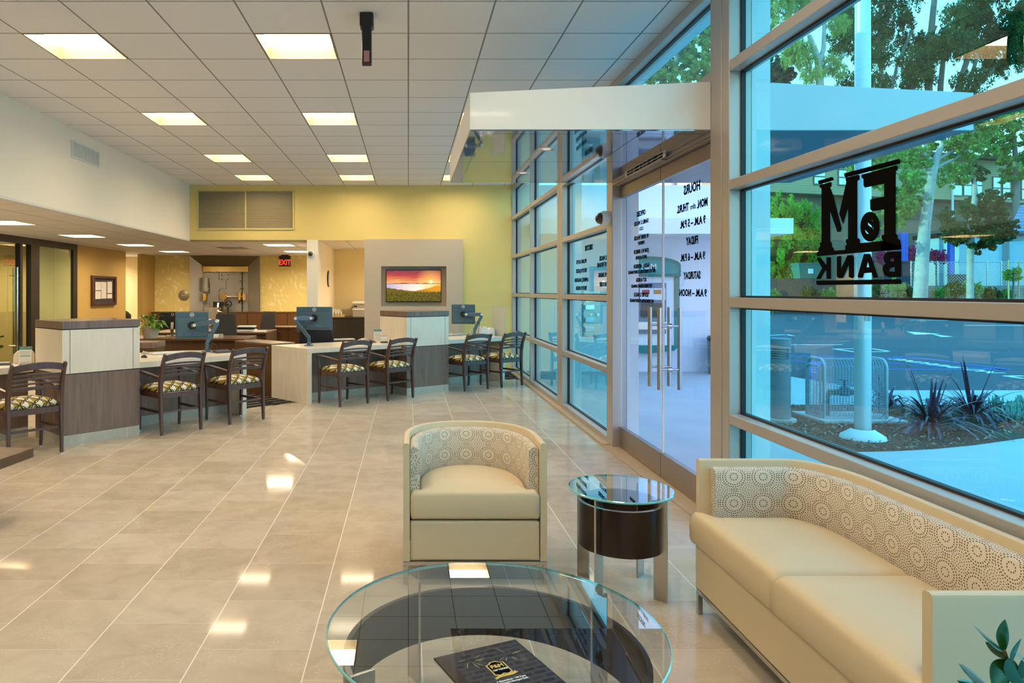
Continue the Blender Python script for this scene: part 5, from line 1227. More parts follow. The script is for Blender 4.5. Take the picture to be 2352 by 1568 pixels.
# ================================================================ OUTSIDE
def fl(u, v): y = EYE*F/(v-V0); return ((u-U0)*y/F, y)
M['concrete'] = plain('pale_concrete', (0.56, 0.52, 0.51), 0.75, var=0.10, sc_=1.6)
M['asphalt'] = plain('asphalt', (0.052, 0.062, 0.08), 0.75, var=0.25, sc_=1.2)
M['paint_white'] = plain('road_paint_white', (0.85, 0.87, 0.9), 0.6)
M['paint_blue'] = plain('road_paint_blue', (0.02, 0.12, 0.62), 0.6)
bed = [(4.2, 9.45), (4.25, 6.71), (4.65, 6.74), (5.11, 6.83), (5.66, 7.01), (6.43, 7.34), (7.6, 8.1), (8.6, 9.0), (9.1, 9.45)]
struct('ground', MB().prism([(2.12, -20), (2.12, 10.9), (120, 10.9), (120, -20)], -0.15, -0.012), M['concrete'])
struct('ground', MB().prism([(2.12, 10.9), (2.12, 13.5), (6.5, 13.5), (6.9, 12.6), (7.2, 10.9)], -0.15, -0.012), M['concrete'])
struct('road', MB().prism([(-40, 10.9), (-40, 160), (160, 160), (160, 10.9)], -0.3, -0.16) if False else MB().prism([(7.2, 10.9), (6.9, 12.6), (6.5, 13.6), (6.5, 160), (160, 160), (160, 10.9)], -0.2, -0.07), M['asphalt'])
k = N('bark_mulch'); v = k.coord(); f1 = k.noise(v, 38, 6, 0.75, 0.6)
k.base(k.ramp(f1, [(0.35, (0.018, 0.016, 0.014)), (0.5, (0.09, 0.075, 0.055)), (0.62, (0.20, 0.17, 0.13)), (0.75, (0.40, 0.36, 0.30))]), 0.95, spec=0.1); k.bump(f1, 0.8, 0.03)
struct('ground', MB().prism(bed, -0.02, -0.004), k.m)
mul = k.m
rnd = random.Random(11); m = MB()
from mathutils.geometry import intersect_point_line
def inpoly(x, y, P):
    c = False
    for i in range(len(P)):
        x1, y1 = P[i]; x2, y2 = P[i-1]
        if (y1 > y) != (y2 > y) and x < (x2-x1)*(y-y1)/(y2-y1)+x1: c = not c
    return c
while len(m.f) < 2200:
    x, y = rnd.uniform(4.2, 9), rnd.uniform(6.7, 9.4)
    if not inpoly(x, y, bed): continue
    a = rnd.uniform(0, PI); L = rnd.uniform(0.01, 0.035); w_ = L*rnd.uniform(.25, .5); t1_ = rnd.uniform(-.5, .5)*L; ca, sa = math.cos(a), math.sin(a)
    z = 0.001+abs(t1_)+rnd.uniform(0, 0.01)
    m.quad((x-ca*L, y-sa*L, z-t1_), (x+sa*w_, y-ca*w_, z), (x+ca*L, y+sa*L, z+t1_), (x-sa*w_, y+ca*w_, z+0.004))
o = m.build('wood_chips', plain('pale_chips', (0.27, 0.23, 0.18), 0.9, var=0.6, sc_=30)); tag(o, 'scattered wood chips over the planting bed outside', 'wood chips', kind='stuff')
# painted lines
zp_ = -0.066
def line(mb, a, b, w_=0.10, z=zp_):
    A, B_ = Vector(a), Vector(b); d = (B_-A).normalized(); q = Vector((-d.y, d.x))*w_/2
    mb.add([(*(A-q), z), (*(B_-q), z), (*(B_+q), z), (*(A+q), z)], [(0, 1, 2, 3)])
rm = bpy.data.objects['road']
mw = MB(); mbl = MB()
def fz(u, v): y = (EYE+0.066)*F/(v-V0); return ((u-U0)*y/F, y)
for a, b in (((2031, 848), (2317, 848)), ((2031, 834), (2317, 849)), ((2031, 822), (2080, 819)), ((2080, 818), (2317, 848)), ((1815, 818), (1962, 818)), ((1815, 828), (2020, 845))): line(mbl, fz(*a), fz(*b), 0.12)
for a, b in (((1766, 770), (1806, 768)), ((1806, 768), (1822, 771)), ((1766, 792), (1935, 791)), ((2308, 863), (2352, 863)), ((2308, 863), (2352, 869)), ((1915, 801), (2000, 800)), ((2000, 800), (2041, 806)), ((1965, 808), (2041, 807)), ((1915, 801), (1965, 808)),
    ((2090, 735), (2282, 736)), ((2216, 747), (2352, 747))): line(mw, fz(*a), fz(*b), 0.13 if a[1] > 760 else 0.3)
q = [fz(*p) for p in ((2082, 761), (2160, 766.5), (2102, 768))]; mw.add([(*p, zp_) for p in q], [(0, 1, 2)])
q = [fz(*p) for p in ((2140, 767), (2190, 773), (2163, 773.5))]; mw.add([(*p, zp_) for p in q], [(0, 1, 2)])
put(mw, text_geo('NO PARKING', 0.34, bold=.03, xs=1.0), Matrix.Translation((0, 0, 0)) @ frame((11.45, 15.1, zp_), (0, 1, 0), (-1, 0, 0)))
mw.build('road_markings', M['paint_white'], rm); mbl.build('road_markings', M['paint_blue'], rm)
struct('kerb', MB().prism([(7.0, 12.3), (7.15, 12.3), (8.4, 14.3), (8.2, 14.4)], -0.07, 0.09), M['paint_blue'])
# white wing of the building with the cash machine
struct('wall_outside', MB().box(2.30, 6.3, 13.43, 13.6, -0.05, 3.55).box(6.15, 6.3, 13.6, 20, -0.05, 3.55), plain('white_stucco', (0.80, 0.80, 0.84), 0.8))
struct('wall_outside', MB().box(2.30, 6.78, 12.37, 13.42, 2.535, 2.81), plain('white_fascia', (0.86, 0.86, 0.88), 0.6))
t = thing('cash_machine', 'wall cash machine in an arched green surround on the white outside wall', 'cash machine', (4.5, 13.40, 0.35))
G = plain('teal_green_surround', (0.0, 0.20, 0.17), 0.6)
xa, xb = 3.88, 5.13; yy = 13.29
arc_t = [(xb, 2.02)]+[((xa+xb)/2+(xb-xa)/2*math.cos(a), 2.02+0.16*math.sin(a)) for a in [i*PI/14 for i in range(1, 14)]]+[(xa, 2.02)]
MB().prism_y([(xa, 1.80), (xb, 1.80)]+arc_t, yy-0.07, 13.42).build('arch_header', G, t, world=True, bevel=0.01)
arc2 = [((xa+xb)/2+(xb-xa-.14)/2*math.cos(a), 1.98+0.13*math.sin(a)) for a in [i*PI/14 for i in range(0, 15)]]
MB().prism_y([(xa+.07, 1.85), (xb-.07, 1.85)]+arc2, yy-0.085, yy-0.071).build('inner_panel', plain('teal_panel', (0.0, 0.28, 0.27), 0.6), t, world=True)
MB().box(xb-0.09, xb, yy, 13.42, 0.5, 1.80).box(xa, xa+0.09, yy, 13.42, 0.5, 1.80).prism_y([(xa, 0.5), (xa+.1, 0.40), ((xa+xb)/2, 0.34), (xb-.1, 0.40), (xb, 0.5)], yy, 13.42).build('side_surround', G, t, world=True)
MB().box(xa+.09, xb-.09, yy+0.03, 13.42, 0.5, 1.80).build('white_panel', M['canopy_out'], t, world=True)
MB().box(xa+.2, xb-.26, yy-0.04, yy+0.03, 0.72, 1.68).build('machine', plain('atm_blue_grey', (0.13, 0.17, 0.24), 0.4, 0.3), t, world=True, bevel=0.015)
MB().box(4.38, 4.82, yy-0.05, yy-0.041, 1.02, 1.30).build('screen', M['screen_dark'], t, world=True)
MB().box(4.36, 4.84, yy-0.06, yy-0.041, 1.36, 1.58).build('card_panel', M['paper'], t, world=True)
MB().box(4.40, 4.54, yy-0.065, yy-0.0605, 1.47, 1.55).build('card_mark', plain('red_mark', (0.55, 0.05, 0.08), 0.5), t, world=True); MB().box(4.62, 4.76, yy-0.065, yy-0.0605, 1.47, 1.55).build('card_mark', plain('orange_mark', (0.6, 0.2, 0.03), 0.5), t, world=True)
MB().box(4.30, 4.86, yy-0.14, yy-0.041, 0.80, 0.95).build('keypad_shelf', M['steel'], t, world=True, bevel=0.01)
put(MB(), text_geo('F&M', 0.11, bold=.03), frame((4.5-4.5+.02, yy-0.087-13.40, 1.98-.35), (1, 0, 0), (0, 0, 1))).build('lettering', M['paper'], t)
t = thing('night_deposit', 'stainless night deposit box on the white outside wall', 'deposit box', (3.47, 13.40, 0.67))
MB().box(3.32, 3.64, 13.33, 13.42, 0.67, 1.53).build('panel', M['steel'], t, world=True, bevel=0.006)
for z in (1.36, 1.22, 0.98, 0.80): MB().box(3.34, 3.52, 13.27, 13.329, z-0.05, z+0.05).build('drawer', M['chrome'], t, world=True, bevel=0.008)
MB().cyl((3.59, 13.33, 1.08), (3.59, 13.29, 1.08), 0.03, 20).build('lock', M['chrome'], t, world=True)
x_ = at(1629, 800, 13.0)[0]
t = thing('waste_bin', 'dark waste bin against the white outside wall, edge seen past the door', 'bin', (x_+0.26, 13.05, -0.012))
MB().lathe([(0.001, 0), (0.24, 0), (0.26, 0.62), (0.22, 0.66)], 28).build('body', M['monitor'], t, smooth=True); MB().lathe([(0.27, 0.64), (0.25, 0.70), (0.001, 0.74)], 28).build('lid', M['black'], t, smooth=True)

# flagpole, bollard, cage
t = thing('flagpole', 'tall pale flagpole with a flared collar standing in the planting bed', 'pole', (4.72, 7.30, -0.005))
MB().lathe([(0.001, 0.06), (0.078, 0.06), (0.077, 2.0), (0.070, 5.0), (0.05, 9.0), (0.001, 9.02)], 36).build('pole', plain('pale_grey_pole', (0.62, 0.64, 0.66), 0.35, 0.3), t, smooth=True)
MB().lathe([(0.10, 0.10), (0.12, 0.085), (0.205, 0.03), (0.215, 0.0), (0.001, 0.0)], 40).build('collar', M['canopy_out'], t, smooth=True)
MB().box(-0.03, 0.03, -0.081, -0.070, 1.22, 1.40).build('access_door', M['grey_plastic'], t, bevel=0.002)
t = thing('bollard_light', 'grey bollard light with louvred head beside the metal cage', 'bollard', (4.39, 8.29, -0.005))
BG = plain('bollard_grey', (0.22, 0.25, 0.28), 0.45)
MB().lathe([(0.001, 0.03), (0.108, 0.03), (0.108, 0.735), (0.09, 0.74)], 32).build('post', BG, t, smooth=True)
MB().lathe([(0.085, 0.74), (0.085, 0.86)], 32).build('lamp_glass', M['paper'], t, smooth=True)
m = MB()
for i in range(4): z = 0.752+i*0.027; m.lathe([(0.088, z+0.012), (0.112, z), (0.112, z+0.006), (0.088, z+0.018)], 32)
for a in range(4): m.box(0.088*math.cos(a*PI/2+.6)-0.008, 0.088*math.cos(a*PI/2+.6)+0.008, 0.100*math.sin(a*PI/2+.6)-0.008, 0.100*math.sin(a*PI/2+.6)+0.008, 0.735, 0.87)
m.build('louvres', BG, t, smooth=True)
MB().lathe([(0.090, 0.86), (0.112, 0.862), (0.110, 0.965), (0.09, 0.975), (0.001, 0.98)], 32).build('cap', BG, t, smooth=True)
MB().lathe([(0.001, 0.0), (0.17, 0.0), (0.17, 0.03), (0.001, 0.03)], 32).build('footing', M['concrete'], t)
t = thing('valve_cage', 'rounded grey metal mesh cage on a concrete pad behind the flagpole', 'cage', (4.90, 8.28, 0.025), R(-1.5))
CG = plain('powder_grey', (0.42, 0.46, 0.50), 0.4, 0.3)
CW, CD, CH = 0.72, 0.36, 0.69
def uprof(off=0.0, r=0.07):
    pts = [(0.0+off, 0.0)]
    for i in range(7): a = PI-i*PI/12; pts.append((r+off+r*math.cos(a), CH-r-off+r*math.sin(a)))
    for i in range(7): a = PI/2-i*PI/12; pts.append((CD-r-off+r*math.cos(a), CH-r-off+r*math.sin(a)))
    pts.append((CD-off, 0.0)); return pts
for x in (0.0, CW): MB().tube([(x, y, z) for y, z in uprof(0, 0.10)], 0.020, 12).build('frame_tube', CG, t, smooth=True)
MB().tube([(-0.03, y, z*0.93) for y, z in uprof(0.03, 0.08)], 0.014, 10).build('frame_tube', CG, t, smooth=True)
m = MB()
for i in range(1, 20): m.tube([(CW*i/20, y, z) for y, z in uprof(0.0, 0.10)], 0.0035, 5)
for i in range(30):
    z = 0.02+i*0.0205; m.tube([(0, 0, z), (CW, 0, z)], 0.0025, 4); m.tube([(0, CD, z), (CW, CD, z)], 0.0025, 4)
for y in (0.08, 0.14, 0.20, 0.26): m.tube([(0, y, CH), (CW, y, CH)], 0.0025, 4)
for i in range(1, 9): y = CD*i/9; m.tube([(-0.03, y, 0.05), (-0.03, y, CH-0.08)], 0.003, 5); m.tube([(CW, y, 0.0), (CW, y, CH-0.03)], 0.003, 5)
for i in range(28): z = 0.06+i*0.0205; m.tube([(-0.03, 0.02, z), (-0.03, CD-.02, z)], 0.0025, 4); m.tube([(CW, 0.0, z), (CW, CD, z)], 0.0025, 4)
m.build('mesh_panel', CG, t); MB().box(-0.035, -0.02, 0.03, CD-0.03, 0.0, 0.06).box(0, CW, -0.008, 0.008, 0, 0.03).build('kick_rail', CG, t)
t2 = solo(MB().box(4.80, 5.78, 8.12, 8.80, -0.02, 0.024), 'concrete_pad', M['concrete'], 'small concrete pad under the metal mesh cage', 'pad', bevel=0.006)
t = thing('pipe_valve', 'dark pipes and valve seen through the mesh cage', 'valve', (5.25, 8.46, 0.026))
MB().tube([(-0.22, 0, 0), (-0.22, 0, 0.22), (-0.18, 0, 0.28), (0.18, 0, 0.28), (0.22, 0, 0.22), (0.22, 0, 0)], 0.035, 12).build('pipe', plain('green_pipe', (0.05, 0.09, 0.07), 0.5), t, smooth=True)
MB().lathe([(0.001, 0.24), (0.06, 0.24), (0.06, 0.34), (0.02, 0.36), (0.02, 0.42), (0.07, 0.425), (0.07, 0.44), (0.001, 0.44)], 16).build('valve', M['monitor'], t, smooth=True)

# strap-leaved purple plants and succulents
LP = plain('purple_strap_leaf', (0.085, 0.028, 0.055), 0.32, var=0.5, sc_=5); LP.use_backface_culling = False
def cordyline(x, y, n, L, seed, label, up=0.5):
    r_ = random.Random(seed); t = thing('cordyline', label, 'plant', (x, y, -0.004), r_.uniform(0, 6), 'purple strap-leaved plants in the bed')
    m = MB()
    for i in range(n):
        a = r_.uniform(0, 2*PI); el = r_.uniform(0.3, 1.35); l_ = L*r_.uniform(0.75, 1.2)
        d = (math.cos(a)*math.cos(el), math.sin(a)*math.cos(el), math.sin(el))
        leaf_mesh(m, (0.02*math.cos(a), 0.02*math.sin(a), 0.05), d, l_, 0.034, r_.uniform(0.35, 1.0)*(0.3 if el > 1.3 else 1), 9, 0, lambda s_: (min(1, s_*6))*(1-s_**3), 0.3)
    m.build('leaves', LP, t, smooth='full'); MB().cyl((0, 0, 0), (0, 0, 0.10), 0.03, 10).build('stem', M['stem'], t)
cordyline(5.70, 7.67, 80, 0.80, 1, 'purple strap-leaved plant nearest the walkway, front of the bed')
cordyline(6.62, 8.25, 80, 0.82, 2, 'purple strap-leaved plant at the right of the bed by the succulents')
cordyline(6.10, 8.95, 40, 0.68, 3, 'purple strap-leaved plant right behind the mesh cage')
SU = plain('blue_green_succulent', (0.12, 0.30, 0.22), 0.45, var=0.35, sc_=12)
for i, (u, v, n_) in enumerate(((2290, 935, 34), (2335, 948, 40), (2322, 968, 36), (2270, 958, 22), (2365, 935, 40))):
    x, y = fl(u, v); r_ = random.Random(40+i); t = thing('succulent', ('blue-green succulent clump behind the rightmost purple plant, %s' % ['farthest left', 'upper right', 'lower right', 'smallest', 'at the frame edge'][i]), 'succulent', (x, y, -0.004), 0, 'succulents at the right of the bed')
    m = MB()
    for j in range(n_):
        a = r_.uniform(0, 6.28); rr_ = r_.uniform(0, 0.16); h_ = r_.uniform(0.08, 0.17); x0_, y0_ = rr_*math.cos(a), rr_*math.sin(a)
        m.tube([(x0_, y0_, 0.0), (x0_*1.15, y0_*1.15, h_*.5), (x0_*1.25, y0_*1.25, h_)], [0.013, 0.016, 0.004], 6)
    m.build('leaves', SU, t, smooth='full')

# ------------------------------------------------ trees
def leaves(pts_r, n, ln, wd, seed, droop=True):
    """many small leaf quads in a set of blobs (x,y,z,rx,rz) -> MB"""
    rg = np.random.default_rng(seed); B = np.array(pts_r); wt = B[:, 3]**2*B[:, 4]; wt = wt/wt.sum()
    idx = rg.choice(len(B), n, p=wt); d = rg.normal(size=(n, 3)); d /= np.linalg.norm(d, axis=1)[:, None]; rad = rg.uniform(0.25, 1, n)**0.5
    # clumps
    KC = 70; K = KC*len(B); ci = rg.integers(0, KC, n); cd = rg.normal(size=(K, 3)); cd /= np.linalg.norm(cd, axis=1)[:, None]; cr = rg.uniform(0.45, 1.0, K)
    key = idx*KC+ci; c = B[idx, :3]+cd[key]*(cr[key]*1.1)[:, None]*np.stack([B[idx, 3], B[idx, 3], B[idx, 4]], 1)
    c += d*rad[:, None]*(np.stack([B[idx, 3]]*2+[B[idx, 3]*(1.9 if droop else 0.8)], 1)*0.17)
    a = rg.normal(size=(n, 3)); 
    if droop: a[:, 2] -= 1.6
    a /= np.linalg.norm(a, axis=1)[:, None]; b = np.cross(a, rg.normal(size=(n, 3))); b /= np.linalg.norm(b, axis=1)[:, None]
    s_ = rg.uniform(0.6, 1.2, n)[:, None]; L = a*ln*s_/2; W_ = b*wd*s_/2
    V = np.stack([c-L, c+W_, c+L, c-W_], 1).reshape(-1, 3)
    mb = MB(); mb.v = [tuple(p) for p in V.tolist()]; mb.f = [(4*i, 4*i+1, 4*i+2, 4*i+3) for i in range(n)]
    return mb
def leafmat(name, c, tr=0.35):
    k = N(name); f = k.noise(k.coord(), 0.9, 3); col = k.mix(f, tuple(x*0.6 for x in c), tuple(min(1, x*1.5) for x in c))
    k.base(col, 0.6, spec=0.25)
    tl = k.n('ShaderNodeBsdfTranslucent'); k.l(col, tl.inputs[0]); mx = k.n('ShaderNodeMixShader'); mx.inputs[0].default_value = tr
    k.l(k.p.outputs[0], mx.inputs[1]); k.l(tl.outputs[0], mx.inputs[2]); k.l(mx.outputs[0], k.out.inputs[0]); return k.m
LG = leafmat('fresh_green_leaves', (0.16, 0.34, 0.07)); LD = leafmat('dark_green_leaves', (0.045, 0.10, 0.022)); LY = leafmat('yellow_green_leaves', (0.34, 0.40, 0.10)); LV = leafmat('vivid_ivy_leaves', (0.14, 0.42, 0.04)); LB = leafmat('blue_green_leaves', (0.03, 0.10, 0.06))
BW = plain('pale_smooth_bark', (0.40, 0.37, 0.34), 0.8, var=0.55, sc_=1.8); BD = plain('grey_brown_bark', (0.22, 0.19, 0.16), 0.9, var=0.3, sc_=1.5)
def tree(label, Y, trunks, blobs, n, ln, wd, lm, bark, seed, name='tree', base=None, droop=True):
    b0 = at(*trunks[0][0][0], Y) if trunks else at(blobs[0][0], blobs[0][1], Y)
    t = thing(name, label, 'tree', (b0[0], Y, -0.08), 0, 'trees beyond the car park')
    for pts, rs in trunks:
        r_ = [a*Y/F for a in rs] if isinstance(rs, (list, tuple)) else rs*Y/F
        P = [at(u, v, Y+(dy[0] if dy else 0)) for u, v, *dy in pts]
        if pts is trunks[0][0]: P = [(P[0][0], Y, -0.08)]+P; r_ = [r_[0]*1.15]+r_ if isinstance(r_, list) else r_
        MB().tube(P, r_, 10).build('trunk' if pts is trunks[0][0] else 'branch', bark, t, world=True, smooth=True)
    bl = [(*at(u, v, Y+(o[0] if o else 0)), r*Y/F, r*Y/F*0.8) for u, v, r, *o in blobs]
    leaves(bl, int(n*2.1), ln*0.62, wd*0.66, seed, droop).build('foliage', lm, t, world=True)
    return t
tree('pale-barked forked tree in front of the retaining wall, right of the bank sign', 42, [([(2113, 690), (2118, 600), (2124, 520), (2134, 440), (2140, 405)], [15, 14, 12, 11, 10]), ([(2140, 410), (2132, 365), (2110, 338), (2085, 330)], [9, 8, 6, 3]),
    ([(2140, 410), (2152, 360), (2168, 325), (2172, 290)], [9, 7, 5, 3]), ([(2155, 365), (2210, 335), (2245, 290), (2290, 262)], [4, 3.5, 3, 2]), ([(2150, 385), (2200, 360), (2250, 320)], [3.5, 3, 2])],
    [(2060, 420, 48, -2), (2050, 500, 42, 1), (2085, 460, 36), (2000, 370, 40, 3), (2090, 370, 40), (2190, 400, 38, 2), (2180, 300, 50), (2250, 280, 45), (2030, 560, 22), (1960, 375, 30, 3), (2215, 335, 40)], 9000, 0.34, 0.20, LG, BW, 1, droop=False)
tree('slender tree with dark foliage before the siding building at the right', 47, [([(2228, 640), (2230, 520), (2240, 450), (2235, 385)], [7, 7, 6, 4])],
    [(2205, 500, 38), (2270, 470, 42), (2245, 545, 46), (2190, 540, 28), (2300, 520, 36), (2230, 400, 30), (2290, 540, 30)], 6500, 0.34, 0.2, LD, BW, 2, droop=False)
tree('white-trunked sparse gum tree seen over the outside canopy', 92, [([(1884, 330), (1884, 205), (1880, 140), (1862, 92), (1858, 80)], [9, 8.5, 8, 6, 4]), ([(1881, 150), (1892, 110), (1893, 60), (1898, 30)], [6, 5, 4, 3]), ([(1884, 170), (1912, 145), (1945, 122)], [5, 4, 3]),
    ([(1858, 200), (1862, 150), (1850, 110), (1830, 90)], [3, 3, 2.5, 2]), ([(1800, 60), (1830, 30), (1815, 0), (1800, -30)], [3, 3, 3, 2]), ([(1765, 20), (1790, 28), (1835, 45)], [2.5, 2.5, 2])],
    [(1835, 130, 34), (1865, 175, 26), (1905, 150, 26), (1925, 165, 20), (1790, 20, 38), (1850, 5, 36), (1775, 70, 26), (1820, 110, 26), (1925, 60, 26)], 9000, 0.75, 0.16, LY, BW, 3)
tree('dark rounded pine at the left edge of the upper pane', 96, [([(1785, 330), (1786, 200), (1784, 150)], [6, 5, 3])], [(1782, 150, 26), (1800, 178, 26), (1775, 182, 28), (1785, 168, 30)], 6000, 0.6, 0.3, LB, BD, 4, droop=False)
rg = random.Random(8); bl = []
for i in range(46):
    u = rg.uniform(1915, 2420); v = rg.uniform(-150, 205); 
    if 2125 < u < 2200 and 120 < v: continue
    bl.append((u, v, rg.uniform(24, 40), rg.uniform(-8, 8)))
bl += [(1930, 90, 30), (1945, 40, 36), (1925, 120, 22), (2050, 40, 45), (2010, 80, 38), (1990, 130, 30), (2230, 60, 50), (2300, 120, 55), (2350, 60, 60)]
tree('huge dark eucalyptus filling the upper right panes', 100, [([(2132, 330), (2133, 200), (2136, 100), (2146, 0), (2150, -80)], [9, 8, 7, 6, 4]), ([(2158, 300), (2160, 200), (2168, 120), (2175, 60)], [6, 6, 5, 3]), ([(2190, 300), (2200, 200), (2228, 120), (2262, 20), (2280, -60)], [6, 6, 6, 5, 4]),
    ([(2218, 215), (2242, 140), (2256, 80)], [4, 4, 3]), ([(2032, 300), (2028, 200), (2022, 150), (2018, 60)], [4, 4, 4, 3]), ([(2090, 230), (2102, 170), (2128, 110), (2150, 60)], [4, 4, 3, 3]), ([(2048, 210), (2060, 150), (2095, 70)], [3.5, 3, 3]), ([(2230, 215), (2290, 150), (2352, 95)], [5, 4, 4])],
    bl, 42000, 0.85, 0.26, LD, BD, 5)
tree('bright green tree at the right edge above the siding building', 64, [([(2330, 600), (2335, 420), (2330, 320)], [8, 7, 4])], [(2300, 300, 42), (2345, 345, 48), (2285, 345, 28), (2340, 270, 40), (2250, 330, 24), (2330, 400, 30)], 9000, 0.4, 0.2, LG, BD, 6, droop=False)
tree('light green sycamore seen through the transom above the doors', 60, [([(1548, 420), (1546, 190), (1553, 140), (1562, 110)], [7, 7, 6, 4]), ([(1553, 150), (1575, 110), (1600, 60)], [4, 4, 3])],
    [(1500, 170, 40), (1545, 130, 42), (1595, 90, 46), (1610, 150, 46), (1560, 180, 36), (1470, 190, 30), (1630, 60, 50), (1640, 180, 40)], 12000, 0.45, 0.25, LY, BW, 7, droop=False)
YW0 = 51.0
t = thing('ivy_hedge', 'large bright green ivy-covered mound left of the bank sign', 'hedge', (at(1825, 690, 54)[0], 54, at(0, 640, YW0)[2]), 0)
bl = [(*at(u, v, 54+o), r*54/F, r*54/F*.9) for u, v, r, o in ((1790, 490, 44, 0), (1838, 500, 40, 1), (1865, 530, 28, 0), (1795, 560, 48, -1), (1850, 575, 38, 0), (1790, 620, 34, 1), (1868, 610, 20, 0), (1750, 540, 40, 0), (1835, 625, 22, -1), (1830, 540, 45, 2))]
leaves(bl, 30000, 0.19, 0.12, 21).build('foliage', LV, t, world=True)
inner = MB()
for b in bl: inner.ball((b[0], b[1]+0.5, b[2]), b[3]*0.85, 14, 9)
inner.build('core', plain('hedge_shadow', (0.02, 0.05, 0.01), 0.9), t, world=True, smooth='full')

# siding building
def P3(u, v, y): return at(u, v, y)
SB = thing('siding_building', 'two-storey building with tan lap siding above dark stucco behind the trees', 'building', (50, 66, -0.07))
k = N('lap_siding'); x, y, z = k.xyz(k.coord()); fz_ = k.math('FRACT', k.math('DIVIDE', z, 0.22))
k.base(k.mix(k.math('LESS_THAN', fz_, 0.10), (0.46, 0.37, 0.20), (0.22, 0.17, 0.09)), 0.8)
A2, B2 = (at(1740, 0, 62)[0], 62.0), (at(2480, 0, 72)[0], 72.0)
def wall_seg(mb, s0, s1, z0, z1, off=0.0, th=0.3):
    A, B_ = Vector(A2), Vector(B2); d = (B_-A); q = Vector((d.y, -d.x)).normalized(); p = A+d*s0+q*off; r2 = A+d*s1+q*off; pb = p-q*th; rb = r2-q*th
    mb.prism([tuple(p), tuple(r2), tuple(rb), tuple(pb)], z0, z1); return mb
wall_seg(MB(), 0, 1, 10.25, 14.2, 0.5, 8).build('upper_wall', k.m, SB, world=True)
wall_seg(MB(), 0, 1, 14.2, 14.5, 1.3, 9).build('roof', plain('brown_roof', (0.09, 0.07, 0.06), 0.9), SB, world=True)
wall_seg(MB(), 0, 1, -0.07, 10.25, -0.6, 5).build('lower_wall', plain('dark_tan_stucco', (0.19, 0.145, 0.10), 0.9), SB, world=True)
WG = plain('bright_window_reflection', (0.55, 0.68, 0.80), 0.08, 0.6); WF = plain('brown_window_frame', (0.16, 0.12, 0.07), 0.7)
def s_of(u):      # parameter where the ray through u meets the wall line
    A, B_ = Vector(A2), Vector(B2); d = B_-A; kx = (u-U0)/F; return (kx*A.y-A.x)/(d.x-kx*d.y)
for u0, u1, v0, v1 in ((2174, 2196, 403, 450), (2199, 2218, 405, 450), (2222, 2242, 406, 450), (2266, 2284, 410, 458), (2288, 2306, 412, 458), (2310, 2328, 413, 458), (2331, 2350, 415, 459), (1857, 1884, 392, 424), (1913, 1940, 394, 426), (1700, 1730, 390, 424)):
    s0, s1 = s_of(u0), s_of(u1); ym = A2[1]+(B2[1]-A2[1])*(s0+s1)/2; z1 = EYE-(v0-V0)*ym/F; z0 = EYE-(v1-V0)*ym/F
    f = wall_seg(MB(), s0, s1, z0-.12, z1+.12, 0.56, 0.05).build('window', WF, SB, world=True)
    g = wall_seg(wall_seg(MB(), s0+.002, s1-.002, z0, (z0+z1)/2-.06, 0.60, 0.03), s0+.002, s1-.002, (z0+z1)/2+.06, z1, 0.60, 0.03).build('pane', WG, f); g.location = tuple(-c for c in SB.location)
for u0, u1, v0, v1 in ((1990, 2045, 470, 560), (2090, 2165, 478, 500)):
    s0, s1 = s_of(u0), s_of(u1); ym = 66; wall_seg(MB(), s0, s1, EYE-(v1-V0)*ym/F, EYE-(v0-V0)*ym/F, -0.5, 0.15).build('dark_opening', M['black'], SB, world=True)
s0 = s_of(2172); wall_seg(MB(), s0, s0+0.004, 2.0, 14.0, 0.66, 0.12).build('downpipe', M['canopy_out'], SB, world=True)
# blue shed with shingled roof, fence, lift posts, wall
YS = 57.0
t = thing('shed', 'pale blue-grey shed with a metal door behind the chain-link fence', 'shed', at(2275, 700, YS), 0); t.location.z = -0.07
x0, z1 = xz(2203, 541, YS); x1 = xz(2420, 541, YS)[0]
MB().box(x0, x1, YS, YS+5, -0.07, z1).build('wall', plain('shed_blue_grey', (0.36, 0.50, 0.58), 0.7), t, world=True)
MB().box(x0-.2, x1, YS-.3, YS+5, z1, z1+0.35).build('eave', M['black'], t, world=True)
a = xz(2228, 577, YS); b = xz(2293, 662, YS); MB().box(a[0], b[0], YS-.06, YS-.001, b[1], a[1]).build('door', plain('shed_door', (0.42, 0.55, 0.60), 0.6), t, world=True, bevel=0.03)
m = MB()
for i in range(5): u_ = 2306+i*3; m.tube([at(u_, 660, YS-.1), at(u_, 560-i*2, YS-.1), at(u_+6, 552-i*2, YS-.1), at(2352, 550-i*2, YS-.1)], 0.035, 6)
m.build('conduit', M['grey_plastic'], t, world=True)
q = [at(2315, 531, YS-.4), at(2420, 531, YS-.4), at(2420, 470, YS+2.5), at(2345, 470, YS+2.5)]
k = N('blue_shingles'); x, y, z = k.xyz(k.coord()); k.base(k.mix(stripe(k, z, 0.28, 0.05), (0.16, 0.24, 0.36), (0.06, 0.09, 0.14)), 0.8)
MB().add(q+[(p[0], p[1]+0.1, p[2]-.15) for p in q], [(0,1,2,3), (7,6,5,4), (0,4,5,1), (1,5,6,2), (2,6,7,3), (3,7,4,0)]).build('roof', k.m, t, world=True)
LBm = plain('lift_blue', (0.01, 0.10, 0.55), 0.4)
